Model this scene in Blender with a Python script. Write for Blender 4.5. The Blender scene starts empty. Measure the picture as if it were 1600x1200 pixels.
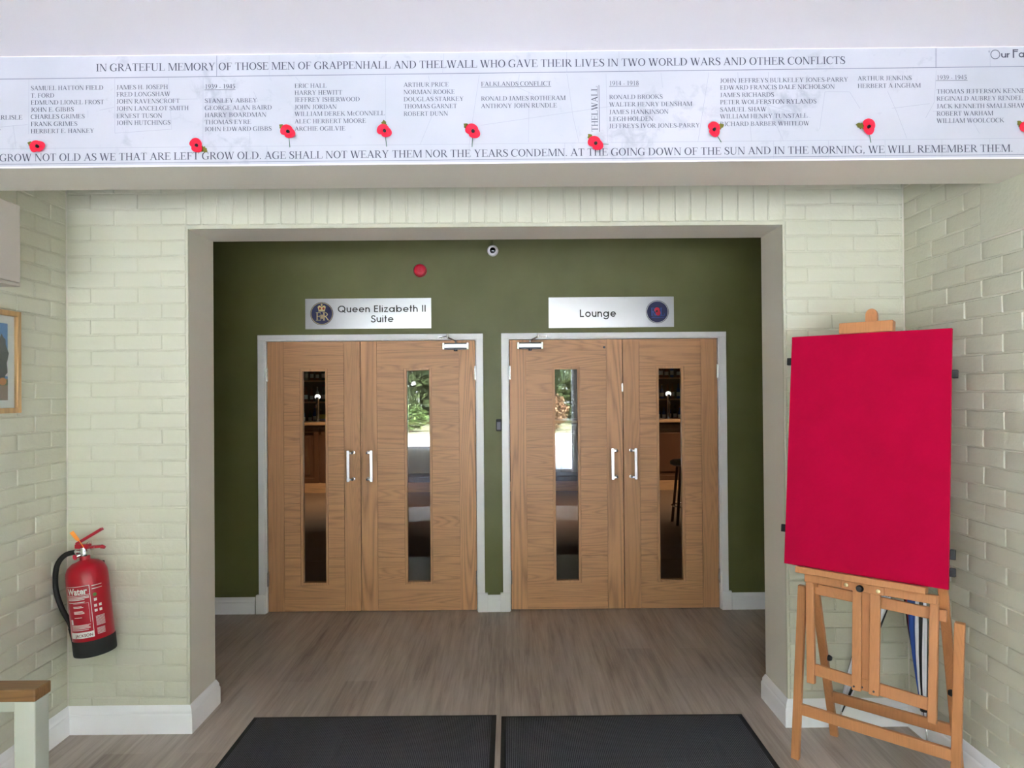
import bpy, math, random
from mathutils import Vector, Matrix
random.seed(7)
SC = bpy.context.scene
COL = SC.collection
PI = math.pi

# ------------------------------------------------------------------ camera
def look(yaw, pitch, roll):
    cy, sy, cp, sp = math.cos(yaw), math.sin(yaw), math.cos(pitch), math.sin(pitch)
    r = Vector((cy, -sy, 0)); f = Vector((sy*cp, cy*cp, sp)); u = r.cross(f)
    c, s = math.cos(roll), math.sin(roll)
    return c*r + s*u, -s*r + c*u, f
cam = bpy.data.cameras.new('camera'); camo = bpy.data.objects.new('camera', cam); COL.objects.link(camo)
cam.sensor_fit = 'HORIZONTAL'; cam.sensor_width = 36.0; cam.lens = 36.0*1100/1600
cam.clip_start = 0.05; cam.clip_end = 300
_r, _u, _f = look(0.0039, 0.0080, -0.0084)
_m = Matrix((_r, _u, -_f)).transposed().to_4x4(); _m.translation = Vector((0.0316, -5.1677, 1.6205))
camo.matrix_world = _m
SC.camera = camo

# ------------------------------------------------------------------ world, sun, daylight openings, exposure
SC.view_settings.view_transform = 'Standard'; SC.view_settings.look = 'None'
SC.view_settings.gamma = 1.0; SC.view_settings.use_curve_mapping = False
SC.view_settings.exposure = 4.04
SC.cycles.max_bounces = 14; SC.cycles.diffuse_bounces = 8; SC.cycles.glossy_bounces = 6
SC.cycles.transparent_max_bounces = 16; SC.cycles.transmission_bounces = 8
SC.cycles.sample_clamp_indirect = 8.0; SC.cycles.caustics_reflective = False; SC.cycles.caustics_refractive = False
W = bpy.data.worlds.new('world'); SC.world = W; W.use_nodes = True
nt = W.node_tree; nt.nodes.clear()
sky = nt.nodes.new('ShaderNodeTexSky'); sky.sky_type = 'NISHITA'; sky.sun_disc = False
sky.sun_elevation = math.radians(48); sky.sun_rotation = math.radians(20); sky.dust_density = 4.0; sky.air_density = 1.0; sky.ozone_density = 1.0
hs = nt.nodes.new('ShaderNodeHueSaturation'); hs.inputs['Saturation'].default_value = 0.55
bg = nt.nodes.new('ShaderNodeBackground'); bg.inputs['Strength'].default_value = 2.6
wo = nt.nodes.new('ShaderNodeOutputWorld')
nt.links.new(sky.outputs[0], hs.inputs['Color']); nt.links.new(hs.outputs[0], bg.inputs[0]); nt.links.new(bg.outputs[0], wo.inputs[0])
sund = bpy.data.lights.new('sun', 'SUN'); sund.energy = 12.0; sund.angle = math.radians(3); sund.color = (1.0, 0.975, 0.955)
suno = bpy.data.objects.new('sun', sund); COL.objects.link(suno)
suno.rotation_euler = (math.radians(-40), math.radians(8), math.radians(12))
YR = -8.5                                   # glazed entrance wall behind the camera
def portal(name, x0, x1, z0, z1):
    l = bpy.data.lights.new(name, 'AREA'); l.shape = 'RECTANGLE'; l.size = x1-x0; l.size_y = z1-z0
    l.cycles.is_portal = True
    o = bpy.data.objects.new(name, l); COL.objects.link(o)
    o.location = ((x0+x1)/2, YR-0.12, (z0+z1)/2); o.rotation_euler = (PI/2, 0, 0)
    return o
portal('daylight_portal', -2.0, -1.0, 0.46, 2.45); portal('daylight_portal', -0.9, 1.28, 0.06, 2.45)

# ------------------------------------------------------------------ helpers
def lin(*c):
    return tuple((v/12.92 if v <= 0.04045 else ((v+0.055)/1.055)**2.4) for v in [x/255 for x in c])
def mat(name, color=(200, 200, 200), rough=0.6, metal=0.0, spec=0.5, raw=False, coat=0.0):
    m = bpy.data.materials.new(name); m.use_nodes = True
    b = m.node_tree.nodes['Principled BSDF']
    c = color if raw else lin(*color)
    b.inputs['Base Color'].default_value = (*c, 1); b.inputs['Roughness'].default_value = rough
    b.inputs['Metallic'].default_value = metal; b.inputs['Specular IOR Level'].default_value = spec
    b.inputs['Coat Weight'].default_value = coat
    return m
def N(m, t, **kw):
    n = m.node_tree.nodes.new(t)
    for k, v in kw.items(): setattr(n, k, v)
    return n
def LK(m, a, b): m.node_tree.links.new(a, b)
def bsdf(m): return m.node_tree.nodes['Principled BSDF']
def coords(m, scale=(1, 1, 1), rnd=0.0, rot=(0, 0, 0)):
    tc = N(m, 'ShaderNodeTexCoord'); mp = N(m, 'ShaderNodeMapping')
    mp.inputs['Scale'].default_value = scale; mp.inputs['Rotation'].default_value = rot
    src = tc.outputs['Object']
    if rnd:
        oi = N(m, 'ShaderNodeObjectInfo'); ml = N(m, 'ShaderNodeVectorMath', operation='SCALE')
        cx = N(m, 'ShaderNodeCombineXYZ')
        LK(m, oi.outputs['Random'], cx.inputs[0]); LK(m, oi.outputs['Random'], cx.inputs[1]); LK(m, oi.outputs['Random'], cx.inputs[2])
        LK(m, cx.outputs[0], ml.inputs[0]); ml.inputs['Scale'].default_value = rnd
        ad = N(m, 'ShaderNodeVectorMath', operation='ADD'); LK(m, src, ad.inputs[0]); LK(m, ml.outputs[0], ad.inputs[1]); src = ad.outputs[0]
    LK(m, src, mp.inputs[0]); return mp.outputs[0]
def noise(m, vec, scale, detail=3, rough=0.5, dist=0.0):
    n = N(m, 'ShaderNodeTexNoise'); n.inputs['Scale'].default_value = scale; n.inputs['Detail'].default_value = detail
    n.inputs['Roughness'].default_value = rough; n.inputs['Distortion'].default_value = dist
    LK(m, vec, n.inputs['Vector']); return n.outputs['Fac']
def ramp(m, fac, stops):
    r = N(m, 'ShaderNodeValToRGB'); e = r.color_ramp.elements
    while len(e) < len(stops): e.new(0.5)
    for i, (p, c) in enumerate(stops): e[i].position = p; e[i].color = (*c, 1)
    LK(m, fac, r.inputs[0]); return r.outputs[0]
def mixc(m, fac, a, b, mode='MIX'):
    x = N(m, 'ShaderNodeMix', data_type='RGBA', blend_type=mode)
    for s, v in ((x.inputs[0], fac), (x.inputs[6], a), (x.inputs[7], b)):
        if hasattr(v, 'is_linked') or hasattr(v, 'links'): LK(m, v, s)
        elif isinstance(v, tuple): s.default_value = (*v, 1)
        else: s.default_value = v
    return x.outputs[2]
def mth(m, op, a, b=0.0):
    x = N(m, 'ShaderNodeMath', operation=op)
    for s, v in ((x.inputs[0], a), (x.inputs[1], b)):
        if hasattr(v, 'links'): LK(m, v, s)
        else: s.default_value = v
    return x.outputs[0]
def bump(m, h, strength=0.3, dist=0.01):
    b = N(m, 'ShaderNodeBump'); b.inputs['Strength'].default_value = strength; b.inputs['Distance'].default_value = dist
    LK(m, h, b.inputs['Height']); LK(m, b.outputs[0], bsdf(m).inputs['Normal'])
def base(m, col): LK(m, col, bsdf(m).inputs['Base Color'])

class MB:
    """collects shapes; T, if set, maps every local point to the world"""
    def __init__(s, T=None): s.v = []; s.f = []; s.T = T; s.mi = []; s.cur = 0
    def add(s, pts, faces):
        b = len(s.v)
        for p in pts:
            p = Vector(p); s.v.append(s.T(p) if callable(s.T) else (s.T @ p if s.T is not None else p))
        for f in faces: s.f.append([b+i for i in f]); s.mi.append(s.cur)
    def box(s, x0, x1, y0, y1, z0, z1):
        s.add([(x0,y0,z0),(x1,y0,z0),(x1,y1,z0),(x0,y1,z0),(x0,y0,z1),(x1,y0,z1),(x1,y1,z1),(x0,y1,z1)],
              [(0,3,2,1),(4,5,6,7),(0,1,5,4),(1,2,6,5),(2,3,7,6),(3,0,4,7)])
    def bar(s, p0, p1, w, t, up=(0,0,1)):
        """square bar from p0 to p1: w along side, t along the up-ish direction"""
        p0, p1 = Vector(p0), Vector(p1); d = (p1-p0).normalized()
        a = d.cross(Vector(up)).normalized(); b = a.cross(d).normalized()
        q = []
        for p in (p0, p1):
            for i, j in ((-1,-1),(1,-1),(1,1),(-1,1)): q.append(p + a*(i*w/2) + b*(j*t/2))
        s.add(q, [(3,2,1,0),(4,5,6,7),(0,1,5,4),(1,2,6,5),(2,3,7,6),(3,0,4,7)])
    def cyl(s, p0, p1, r0, r1=None, n=20):
        s.tube([p0, p1], [r0, r0 if r1 is None else r1], n)
    def tube(s, pts, r, n=12):
        pts = [Vector(p) for p in pts]; k = len(pts); rs = r if isinstance(r, (list, tuple)) else [r]*k
        ref = None; q = []
        for i in range(k):
            d = (pts[min(i+1, k-1)]-pts[max(i-1, 0)]).normalized()
            if ref is None:
                ref = d.orthogonal().normalized()
            ref = (ref - d*ref.dot(d)).normalized(); b = d.cross(ref)
            for j in range(n):
                a = 2*PI*j/n; q.append(pts[i] + (ref*math.cos(a)+b*math.sin(a))*rs[i])
        fs = [(i*n+j, i*n+(j+1) % n, (i+1)*n+(j+1) % n, (i+1)*n+j) for i in range(k-1) for j in range(n)]
        fs += [tuple(reversed(range(n))), tuple(range((k-1)*n, k*n))]
        s.add(q, fs)
    def lathe(s, prof, n=32, c=(0,0,0)):
        q = []; k = len(prof)
        for r, z in prof:
            for j in range(n):
                a = 2*PI*j/n; q.append((c[0]+r*math.cos(a), c[1]+r*math.sin(a), c[2]+z))
        fs = [(i*n+j, i*n+(j+1) % n, (i+1)*n+(j+1) % n, (i+1)*n+j) for i in range(k-1) for j in range(n)]
        fs += [tuple(reversed(range(n))), tuple(range((k-1)*n, k*n))]
        s.add(q, fs)
    def prism(s, poly, d):
        """poly: local (x,y,z) loop, d: extrusion vector"""
        n = len(poly); d = Vector(d); q = [Vector(p) for p in poly]; q += [p+d for p in q]
        s.add(q, [tuple(range(n)), tuple(reversed(range(n, 2*n)))] + [(i, n+i, n+(i+1) % n, (i+1) % n) for i in range(n)])
    def sphere(s, c, r, n=16, k=10, sz=1.0):
        s.lathe([(max(1e-4, r*math.sin(PI*i/k)), -r*sz*math.cos(PI*i/k)) for i in range(k+1)], n, c)
    def sweep(s, path, prof, side=1):
        """profile (out,z) swept along an XY polyline with mitred corners; out points to the path's right times side"""
        n = len(path); k = len(prof); q = []
        for i, p in enumerate(path):
            p = Vector(p); ds = []
            if i > 0: ds.append((p-Vector(path[i-1])).normalized())
            if i < n-1: ds.append((Vector(path[i+1])-p).normalized())
            ns = [Vector((d.y, -d.x))*side for d in ds]
            m = (ns[0]+ns[-1]).normalized(); m = m/max(0.3, m.dot(ns[0]))
            for o, z in prof: q.append((p.x+m.x*o, p.y+m.y*o, z))
        fs = [(i*k+j, i*k+(j+1) % k, (i+1)*k+(j+1) % k, (i+1)*k+j) for i in range(n-1) for j in range(k)]
        fs += [tuple(range(k)), tuple(reversed(range((n-1)*k, n*k)))]
        s.add(q, fs)
    def build(s, name, m, parent=None, bevel=0.0, smooth=False, kind=None, label=None, fix=True):
        org = Vector(parent.get('_o', (0, 0, 0))) if parent is not None else Vector((0, 0, 0))
        me = bpy.data.meshes.new(name); me.from_pydata([tuple(p-org) for p in s.v], [], s.f)
        for x in (m if isinstance(m, (list, tuple)) else [m]): me.materials.append(x)
        me.polygons.foreach_set('material_index', s.mi)
        if fix:
            import bmesh
            b = bmesh.new(); b.from_mesh(me); bmesh.ops.recalc_face_normals(b, faces=b.faces); b.to_mesh(me); b.free()
        if smooth is not False:
            me.polygons.foreach_set('use_smooth', [True]*len(me.polygons))
            if smooth is not True: me.set_sharp_from_angle(angle=math.radians(smooth))
        o = bpy.data.objects.new(name, me); COL.objects.link(o)
        if parent is not None: o.parent = parent; o['_o'] = tuple(org)
        if bevel:
            md = o.modifiers.new('bevel', 'BEVEL'); md.width = bevel; md.segments = 2; md.limit_method = 'ANGLE'; md.angle_limit = math.radians(40)
        if kind: o['kind'] = kind
        if label: o['label'] = label
        return o
def thing(name, label, cat, loc, group=None, kind=None):
    o = bpy.data.objects.new(name, None); COL.objects.link(o); o.location = loc; o['_o'] = tuple(loc); o.empty_display_size = 0.1
    o['label'] = label; o['category'] = cat
    if group: o['group'] = group
    if kind: o['kind'] = kind
    return o
def tag(o, label, cat, group=None):
    o['label'] = label; o['category'] = cat
    if group: o['group'] = group
    return o
def cat_rom(pts, k=6):
    out = []; n = len(pts)
    for i in range(n-1):
        p0, p1, p2, p3 = pts[max(i-1, 0)], pts[i], pts[i+1], pts[min(i+2, n-1)]
        for j in range(k):
            t = j/k; out.append(tuple(0.5*(2*b+(c-a)*t+(2*a-5*b+4*c-d)*t*t+(3*b-a-3*c+d)*t**3) for a, b, c, d in zip(p0, p1, p2, p3)))
    out.append(tuple(pts[-1])); return out

# ------------------------------------------------------------------ lettering: two hand-drawn alphabets, cap height 1
def ribbon(pts, k=5):
    """pts (x,y,w) -> polygons of a stroke with changing width"""
    if len(pts) > 2 and k: pts = cat_rom(pts, k)
    L, R = [], []
    for i, (x, y, w) in enumerate(pts):
        a, b = pts[max(i-1, 0)], pts[min(i+1, len(pts)-1)]
        dx, dy = b[0]-a[0], b[1]-a[1]; l = math.hypot(dx, dy) or 1
        nx, ny = -dy/l*w/2, dx/l*w/2
        L.append((x+nx, y+ny)); R.append((x-nx, y-ny))
    return [[R[i], R[i+1], L[i+1], L[i]] for i in range(len(pts)-1)]
def ring(cx, cy, rx, ry, ix, iy, a0=0, a1=360, n=28, dx=0.0):
    n = max(4, int(n*abs(a1-a0)/360)); out = []
    p = lambda i, X, Y, o: (cx+o+X*math.cos(math.radians(a0+(a1-a0)*i/n)), cy+Y*math.sin(math.radians(a0+(a1-a0)*i/n)))
    for i in range(n): out.append([p(i, rx, ry, 0), p(i+1, rx, ry, 0), p(i+1, ix, iy, dx), p(i, ix, iy, dx)])
    return out
def rc(x0, x1, y0, y1): return [[(x0, y0), (x1, y0), (x1, y1), (x0, y1)]]
def stem(x, y0=0.0, y1=1.0, w=0.15, b=1, t=1, e=0.11):
    o = rc(x-w/2, x+w/2, y0, y1)
    if b: o += rc(x-w/2-e, x+w/2+e, y0, y0+0.04)
    if t: o += rc(x-w/2-e, x+w/2+e, y1-0.04, y1)
    return o
def diag(x0, y0, x1, y1, w): return [[(x0-w/2, y0), (x0+w/2, y0), (x1+w/2, y1), (x1-w/2, y1)]]
def serif(x, y, e=0.17): return rc(x-e, x+e, y, y+0.04) if y < 0.5 else rc(x-e, x+e, y-0.04, y)
def g_C(): return ribbon([(0.92,.78,.05),(.86,.9,.05),(.7,.985,.05),(.5,.99,.06),(.28,.88,.12),(.14,.68,.16),(.12,.5,.17),(.14,.3,.16),(.28,.1,.12),(.52,.01,.06),(.75,.04,.05),(.94,.2,.05)]) + rc(.88,.93,.7,1.0)
def g_S(): return ribbon([(.66,.76,.04),(.6,.9,.05),(.45,.98,.05),(.28,.96,.09),(.16,.83,.14),(.19,.68,.15),(.36,.55,.16),(.56,.43,.16),(.67,.29,.15),(.63,.12,.12),(.46,.02,.07),(.28,.03,.05),(.14,.12,.05),(.08,.27,.04)]) + rc(.63,.68,.7,1.0) + rc(.06,.11,.0,.3)
SER = {
 'A': (1.07, diag(.14,0,.52,1,.07)+diag(.90,0,.50,1,.17)+rc(.26,.74,.32,.38)+serif(.14,0,.15)+serif(.91,0,.17)),
 'B': (1.0, stem(.23,t=0)+rc(.05,.45,.96,1)+rc(.05,.5,0,.04)+ring(.45,.75,.36,.25,.22,.21,-90,90)+ring(.47,.26,.43,.27,.27,.22,-90,90)+rc(.23,.5,.49,.54)),
 'C': (1.0, g_C()),
 'D': (1.09, stem(.23,t=0,b=0)+rc(.04,.5,.96,1)+rc(.04,.5,0,.04)+ring(.46,.5,.56,.5,.39,.46,-90,90)),
 'E': (.92, stem(.23,t=0,b=0)+rc(.03,.82,.955,1)+rc(.03,.86,0,.045)+rc(.3,.66,.49,.54)+rc(.78,.82,.8,1)+rc(.82,.87,0,.24)+rc(.62,.66,.38,.65)),
 'F': (.84, stem(.23,t=0)+rc(.03,.80,.955,1)+rc(.3,.64,.48,.53)+rc(.76,.80,.78,1)+rc(.60,.64,.37,.64)),
 'G': (1.09, g_C()+rc(.80,.95,.03,.42)+rc(.68,1.06,.40,.44)),
 'H': (1.09, stem(.23)+stem(.86)+rc(.25,.85,.49,.54)),
 'I': (.50, stem(.25)),
 'J': (.59, stem(.34,.16,1,b=0)+ribbon([(.34,.2,.15),(.30,.04,.11),(.2,-.01,.06),(.1,.05,.09)])),
 'K': (1.09, stem(.23)+diag(.30,.42,.82,1,.08)+diag(.96,0,.44,.58,.19)+serif(.83,1,.16)+serif(.95,0,.16)),
 'L': (.92, stem(.23,b=0)+rc(.03,.88,0,.045)+rc(.83,.88,0,.28)),
 'M': (1.34, stem(.16,w=.06)+stem(1.15,w=.16,e=.09)+diag(.66,0,.24,1,.16)+diag(.64,0,1.1,1,.07)),
 'N': (1.09, stem(.17,w=.06)+stem(.92,0,1,w=.06,b=0)+diag(.88,0,.18,1,.17)),
 'O': (1.09, ring(.545,.5,.50,.515,.33,.46)),
 'P': (.84, stem(.23,t=0)+rc(.04,.45,.96,1)+ring(.43,.73,.38,.27,.23,.22,-90,90)+rc(.23,.45,.46,.51)),
 'Q': (1.09, ring(.545,.5,.50,.515,.33,.46)+ribbon([(.5,.03,.1),(.7,-.12,.1),(1.0,-.22,.04)])),
 'R': (1.0, stem(.23,t=0)+rc(.04,.45,.96,1)+ring(.43,.75,.38,.25,.23,.2,-90,90)+rc(.23,.45,.5,.55)+diag(.90,0,.44,.53,.18)+serif(.90,0,.13)),
 'S': (.78, g_S()),
 'T': (.92, stem(.46,t=0)+rc(.04,.88,.955,1)+rc(.04,.08,.75,1)+rc(.84,.88,.75,1)),
 'U': (1.09, stem(.22,.3,1,b=0)+stem(.88,.3,1,w=.06,b=0)+ribbon([(.22,.34,.15),(.25,.14,.14),(.4,.02,.09),(.6,.0,.06),(.8,.09,.06),(.88,.34,.06)])),
 'V': (1.09, diag(.55,0,.20,1,.17)+diag(.55,0,.90,1,.07)+serif(.20,1,.18)+serif(.90,1,.15)),
 'W': (1.43, diag(.46,0,.16,1,.17)+diag(.47,0,.74,1,.07)+diag(1.0,0,.70,1,.17)+diag(1.0,0,1.28,1,.07)+serif(.17,1,.17)+serif(.72,1,.14)+serif(1.28,1,.13)),
 'X': (1.09, diag(.88,0,.22,1,.17)+diag(.18,0,.85,1,.07)+serif(.2,0)+serif(.87,0)+serif(.23,1)+serif(.84,1)),
 'Y': (1.09, stem(.55,0,.48,t=0)+diag(.55,.42,.22,1,.17)+diag(.55,.42,.88,1,.07)+serif(.22,1)+serif(.88,1,.15)),
 'Z': (.92, diag(.12,0,.78,1,.17)+rc(.06,.86,.955,1)+rc(.05,.88,0,.045)+rc(.06,.1,.76,1)+rc(.84,.88,0,.26)),
 'c': (.66, ribbon([(.58,.5,.06),(.45,.63,.06),(.3,.62,.09),(.15,.48,.12),(.13,.3,.13),(.2,.1,.11),(.38,.01,.07),(.6,.12,.05)])),
 '.': (.38, rc(.12,.25,0,.13)), ',': (.38, rc(.12,.25,0,.13)+diag(.14,-.15,.2,0,.06)), '-': (.5, rc(.06,.44,.26,.34)),
 ' ': (.38, []),
 '1': (.755, stem(.4,w=.13,t=0)+diag(.2,.88,.38,1,.08)),
 '9': (.755, ring(.37,.66,.32,.35,.18,.31)+ribbon([(.64,.7,.14),(.6,.4,.13),(.42,.14,.09),(.14,-.01,.05)])),
 '3': (.755, ribbon([(.1,.8,.05),(.22,.97,.07),(.42,.96,.11),(.52,.78,.14),(.44,.6,.1),(.25,.53,.05)])+ribbon([(.25,.53,.05),(.5,.48,.1),(.6,.28,.15),(.5,.07,.11),(.3,.0,.06),(.08,.06,.1)])),
 '4': (.755, rc(.44,.58,0,1)+rc(.03,.70,.25,.34)+diag(.06,.3,.5,1,.07)),
 '5': (.755, rc(.2,.66,.9,1)+diag(.14,.55,.24,1,.07)+ribbon([(.14,.58,.07),(.35,.57,.11),(.58,.42,.15),(.58,.2,.15),(.4,.03,.09),(.08,.02,.1)])),
 '8': (.755, ring(.37,.76,.26,.25,.13,.21)+ring(.37,.28,.31,.29,.16,.24)),
}
sw = 0.15
def ln(*p): return ribbon([(x, y, sw) for x, y in p], 0)
XH = .72; R_ = XH/2
SAN = {
 'Q': (1.08, ring(.52,.5,.5,.5,.5-sw,.5-sw)+ln((.6,.3),(1.0,-.02))),
 'O': (1.08, ring(.52,.5,.5,.5,.5-sw,.5-sw)),
 'E': (.62, ln((.1,0),(.1,1))+rc(.1,.55,0,sw)+rc(.1,.55,1-sw,1)+rc(.1,.52,.46,.46+sw)),
 'F': (.60, ln((.1,-.25),(.1,1))+rc(.1,.60,1-sw,1)+rc(.1,.55,.62,.62+sw)),
 'L': (.60, ln((.1,0),(.1,1))+rc(.06,.55,0,sw)),
 'I': (.26, ln((.13,0),(.13,1))),
 'S': (.68, ribbon([(x,y,sw) for x,y in ((.56,.8),(.48,.92),(.32,.955),(.17,.88),(.13,.74),(.2,.61),(.34,.53),(.5,.43),(.58,.27),(.52,.11),(.34,.045),(.15,.1),(.07,.26))])),
 'u': (.66, ln((.1,XH),(.1,.26))+ln((.55,XH),(.55,0))+ring(.325,.27,.2725,.27,.2725-sw,.27-sw,180,360)),
 'n': (.66, ln((.1,XH),(.1,0))+ln((.55,.46),(.55,0))+ring(.325,XH-.27,.2725,.27,.2725-sw,.27-sw,0,180)),
 'h': (.66, ln((.1,1),(.1,0))+ln((.55,.46),(.55,0))+ring(.325,XH-.27,.2725,.27,.2725-sw,.27-sw,0,180)),
 'e': (.80, ring(.40,R_,R_,R_,R_-sw,R_-sw,0,322)+rc(.06,.755,R_-sw/2,R_+sw/2)),
 'o': (.80, ring(.40,R_,R_,R_,R_-sw,R_-sw)),
 'a': (.86, ring(.40,R_,R_,R_,R_-sw,R_-sw)+ln((.72,XH),(.72,0))),
 'b': (.86, ring(.44,R_,R_,R_,R_-sw,R_-sw)+ln((.12,1),(.12,0))),
 'g': (.86, ring(.40,R_,R_,R_,R_-sw,R_-sw)+ln((.72,XH),(.72,0))+ring(.40,-.02,.3675,.3,.3675-sw,.3-sw,200,360)),
 'l': (.24, ln((.12,0),(.12,1))), 'i': (.24, ln((.12,0),(.12,XH))+rc(.07,.17,.86,.97)),
 'z': (.60, rc(.06,.54,XH-sw,XH)+rc(.04,.56,0,sw)+diag(.1,.04,.48,XH-.05,.12)),
 't': (.40, ln((.18,0),(.18,.98))+rc(.03,.36,XH-sw,XH)),
 'r': (.42, ln((.1,0),(.1,XH))+ring(.36,.42,.3,.3,.3-sw,.3-sw,85,175)),
 "'": (.2, rc(.05,.13,.75,1.0)), ' ': (.36, []),
}
def text_polys(txt, font, gap=0.0):
    x = 0; out = []
    for ch in txt:
        w, ps = font[ch]
        out += [[(px+x, py) for px, py in p] for p in ps]; x += w+gap
    return out, x-gap
def put_text(mb, txt, font, x0, x1, zb, cap, fn, gap=0.0):
    """letters between x0 and x1 with baseline zb; fn(x,z) -> world point"""
    ps, w = text_polys(txt, font, gap); sx = (x1-x0)/w
    for p in ps:
        q = [fn(x0+a*sx, zb+b*cap) for a, b in p]
        mb.add(q, [tuple(range(len(q)))])

# ------------------------------------------------------------------ materials
M_brick = mat('sage_painted_brick', (207, 206, 188), 0.5, spec=0.35)
v = coords(M_brick); bump(M_brick, mth(M_brick, 'ADD', noise(M_brick, v, 55, 4), mth(M_brick, 'MULTIPLY', noise(M_brick, v, 9, 2), 0.8)), 0.35, 0.006)
M_plaster = mat('sage_painted_plaster', (222, 217, 205), 0.5, spec=0.35)
v = coords(M_plaster); bump(M_plaster, noise(M_plaster, v, 30, 3), 0.08, 0.005)
M_ceil = mat('white_ceiling_paint', (238, 233, 239), 0.7, spec=0.2)
M_green = mat('olive_green_wall_paint', (104, 106, 64), 0.5, spec=0.5)
v = coords(M_green); bump(M_green, mth(M_green, 'ADD', noise(M_green, v, 6, 3), mth(M_green, 'MULTIPLY', noise(M_green, v, 40, 3), 0.25)), 0.12, 0.012)
base(M_green, ramp(M_green, noise(M_green, v, 3.5, 4), [(0.3, lin(98, 101, 54)), (0.7, lin(107, 109, 64))]))
M_white = mat('white_gloss_trim', (244, 244, 246), 0.32)
M_steel = mat('brushed_steel', (226, 226, 230), 0.24, 1.0)
M_chrome = mat('chrome', (230, 230, 232), 0.12, 1.0)
M_satin = mat('satin_silver', (205, 208, 214), 0.35, 0.7)
M_dark = mat('dark_grey_metal', (70, 70, 74), 0.4, 0.5)
M_black = mat('black_plastic', (22, 22, 24), 0.45)
M_rubber = mat('black_rubber', (24, 24, 25), 0.7)

def oak(name, axis, tone, rnd=7.0, k=1.0, con=1.0, rw=0.25):
    """veneer with cathedral grain running along axis (0 x, 2 z)"""
    m = mat(name, tone, 0.42, spec=0.4)
    sc = [13.0*k, 13.0*k, 13.0*k]; sc[axis] = 0.75*k
    n1 = noise(m, coords(m, tuple(sc), rnd), 0.6, 1.5, 0.4, 0.3)
    sn = mth(m, 'SINE', mth(m, 'MULTIPLY', n1, 150.0))
    ringv = mth(m, 'POWER', mth(m, 'ADD', mth(m, 'MULTIPLY', sn, 0.5), 0.5), 0.6)
    sc2 = [420.0]*3; sc2[axis] = 14.0
    n2 = noise(m, coords(m, tuple(sc2), rnd), 1.0, 3, 0.6)
    sc3 = [55.0]*3; sc3[axis] = 1.4
    n3 = noise(m, coords(m, tuple(sc3), rnd), 1.0, 2, 0.5)
    f = mth(m, 'ADD', mth(m, 'MULTIPLY', ringv, rw), mth(m, 'ADD', mth(m, 'MULTIPLY', n2, 0.42), mth(m, 'MULTIPLY', n3, 0.34)))
    c = Vector(lin(*tone))
    col = ramp(m, f, [(0.22, tuple(c*(1-.40*con))), (0.50, tuple(c*(1-.06*con))), (0.74, tuple(c*(1+.10*con)))])
    base(m, col); bump(m, f, 0.12, 0.001)
    return m
TONE = (207, 156, 113)
OAK_V = oak('oak_veneer_vertical', 2, TONE, 7.0, 1.0, 0.7, 0.2); OAK_C = oak('oak_veneer_cathedral', 2, TONE, 7.0, 0.62, 1.15, 0.36); OAK_H = oak('oak_veneer_horizontal', 0, TONE)
BEECH = oak('beech_wood', 2, (190, 130, 84), 5.0, 1.6, 0.35)
OAKTOP = oak('varnished_oak_top', 0, (132, 97, 60), 5.0)
FRAMEW = oak('pale_oak_moulding', 2, (200, 160, 110), 5.0)
BARF = oak('dark_lounge_floorboards', 0, (84, 62, 46), 0.0)
BARW = oak('dark_stained_bar_wood', 2, (98, 60, 38), 5.0)

M_floor = mat('grey_brown_vinyl_plank', (140, 126, 112), 0.46, spec=0.38)
v = coords(M_floor, (1, 1, 1), 0, (0, 0, PI/2))
br = N(M_floor, 'ShaderNodeTexBrick'); br.offset = 0.37; br.inputs['Scale'].default_value = 1.0
br.inputs['Brick Width'].default_value = 1.22; br.inputs['Row Height'].default_value = 0.18; br.inputs['Mortar Size'].default_value = 0.0012
br.inputs['Color1'].default_value = (0.0, 0.0, 0.0, 1); br.inputs['Color2'].default_value = (1, 1, 1, 1); br.inputs['Mortar'].default_value = (0.35, 0.35, 0.35, 1); br.inputs['Bias'].default_value = 0.0
LK(M_floor, v, br.inputs['Vector'])
ga = noise(M_floor, coords(M_floor, (26, 1.6, 1)), 1.0, 5, 0.62, 0.4); gb = noise(M_floor, coords(M_floor, (110, 3.0, 1)), 1.0, 3, 0.6); gc = noise(M_floor, coords(M_floor, (5, 1.2, 1)), 1.0, 3, 0.5)
fl = mth(M_floor, 'ADD', mth(M_floor, 'ADD', mth(M_floor, 'MULTIPLY', ga, 0.55), mth(M_floor, 'MULTIPLY', gb, 0.25)), mth(M_floor, 'MULTIPLY', gc, 0.3))
fl = mth(M_floor, 'ADD', fl, mth(M_floor, 'MULTIPLY', br.outputs['Color'], 0.10))
base(M_floor, ramp(M_floor, fl, [(0.36, lin(122, 110, 101)), (0.55, lin(167, 154, 143)), (0.74, lin(192, 181, 171))]))
bump(M_floor, fl, 0.1, 0.002)

M_mat = mat('charcoal_ribbed_carpet', (52, 52, 55), 0.95, spec=0.1)
v = coords(M_mat)
wv = N(M_mat, 'ShaderNodeTexWave', wave_type='BANDS', bands_direction='X'); wv.inputs['Scale'].default_value = 38.0; wv.inputs['Distortion'].default_value = 0.4; wv.inputs['Detail Scale'].default_value = 30.0; LK(M_mat, v, wv.inputs['Vector'])
nz = noise(M_mat, v, 420, 2)
h = mth(M_mat, 'ADD', mth(M_mat, 'MULTIPLY', wv.outputs['Fac'], 0.6), mth(M_mat, 'MULTIPLY', nz, 0.8))
base(M_mat, ramp(M_mat, h, [(0.35, lin(39, 39, 42)), (0.95, lin(94, 94, 98))])); bump(M_mat, h, 0.6, 0.004)

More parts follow.
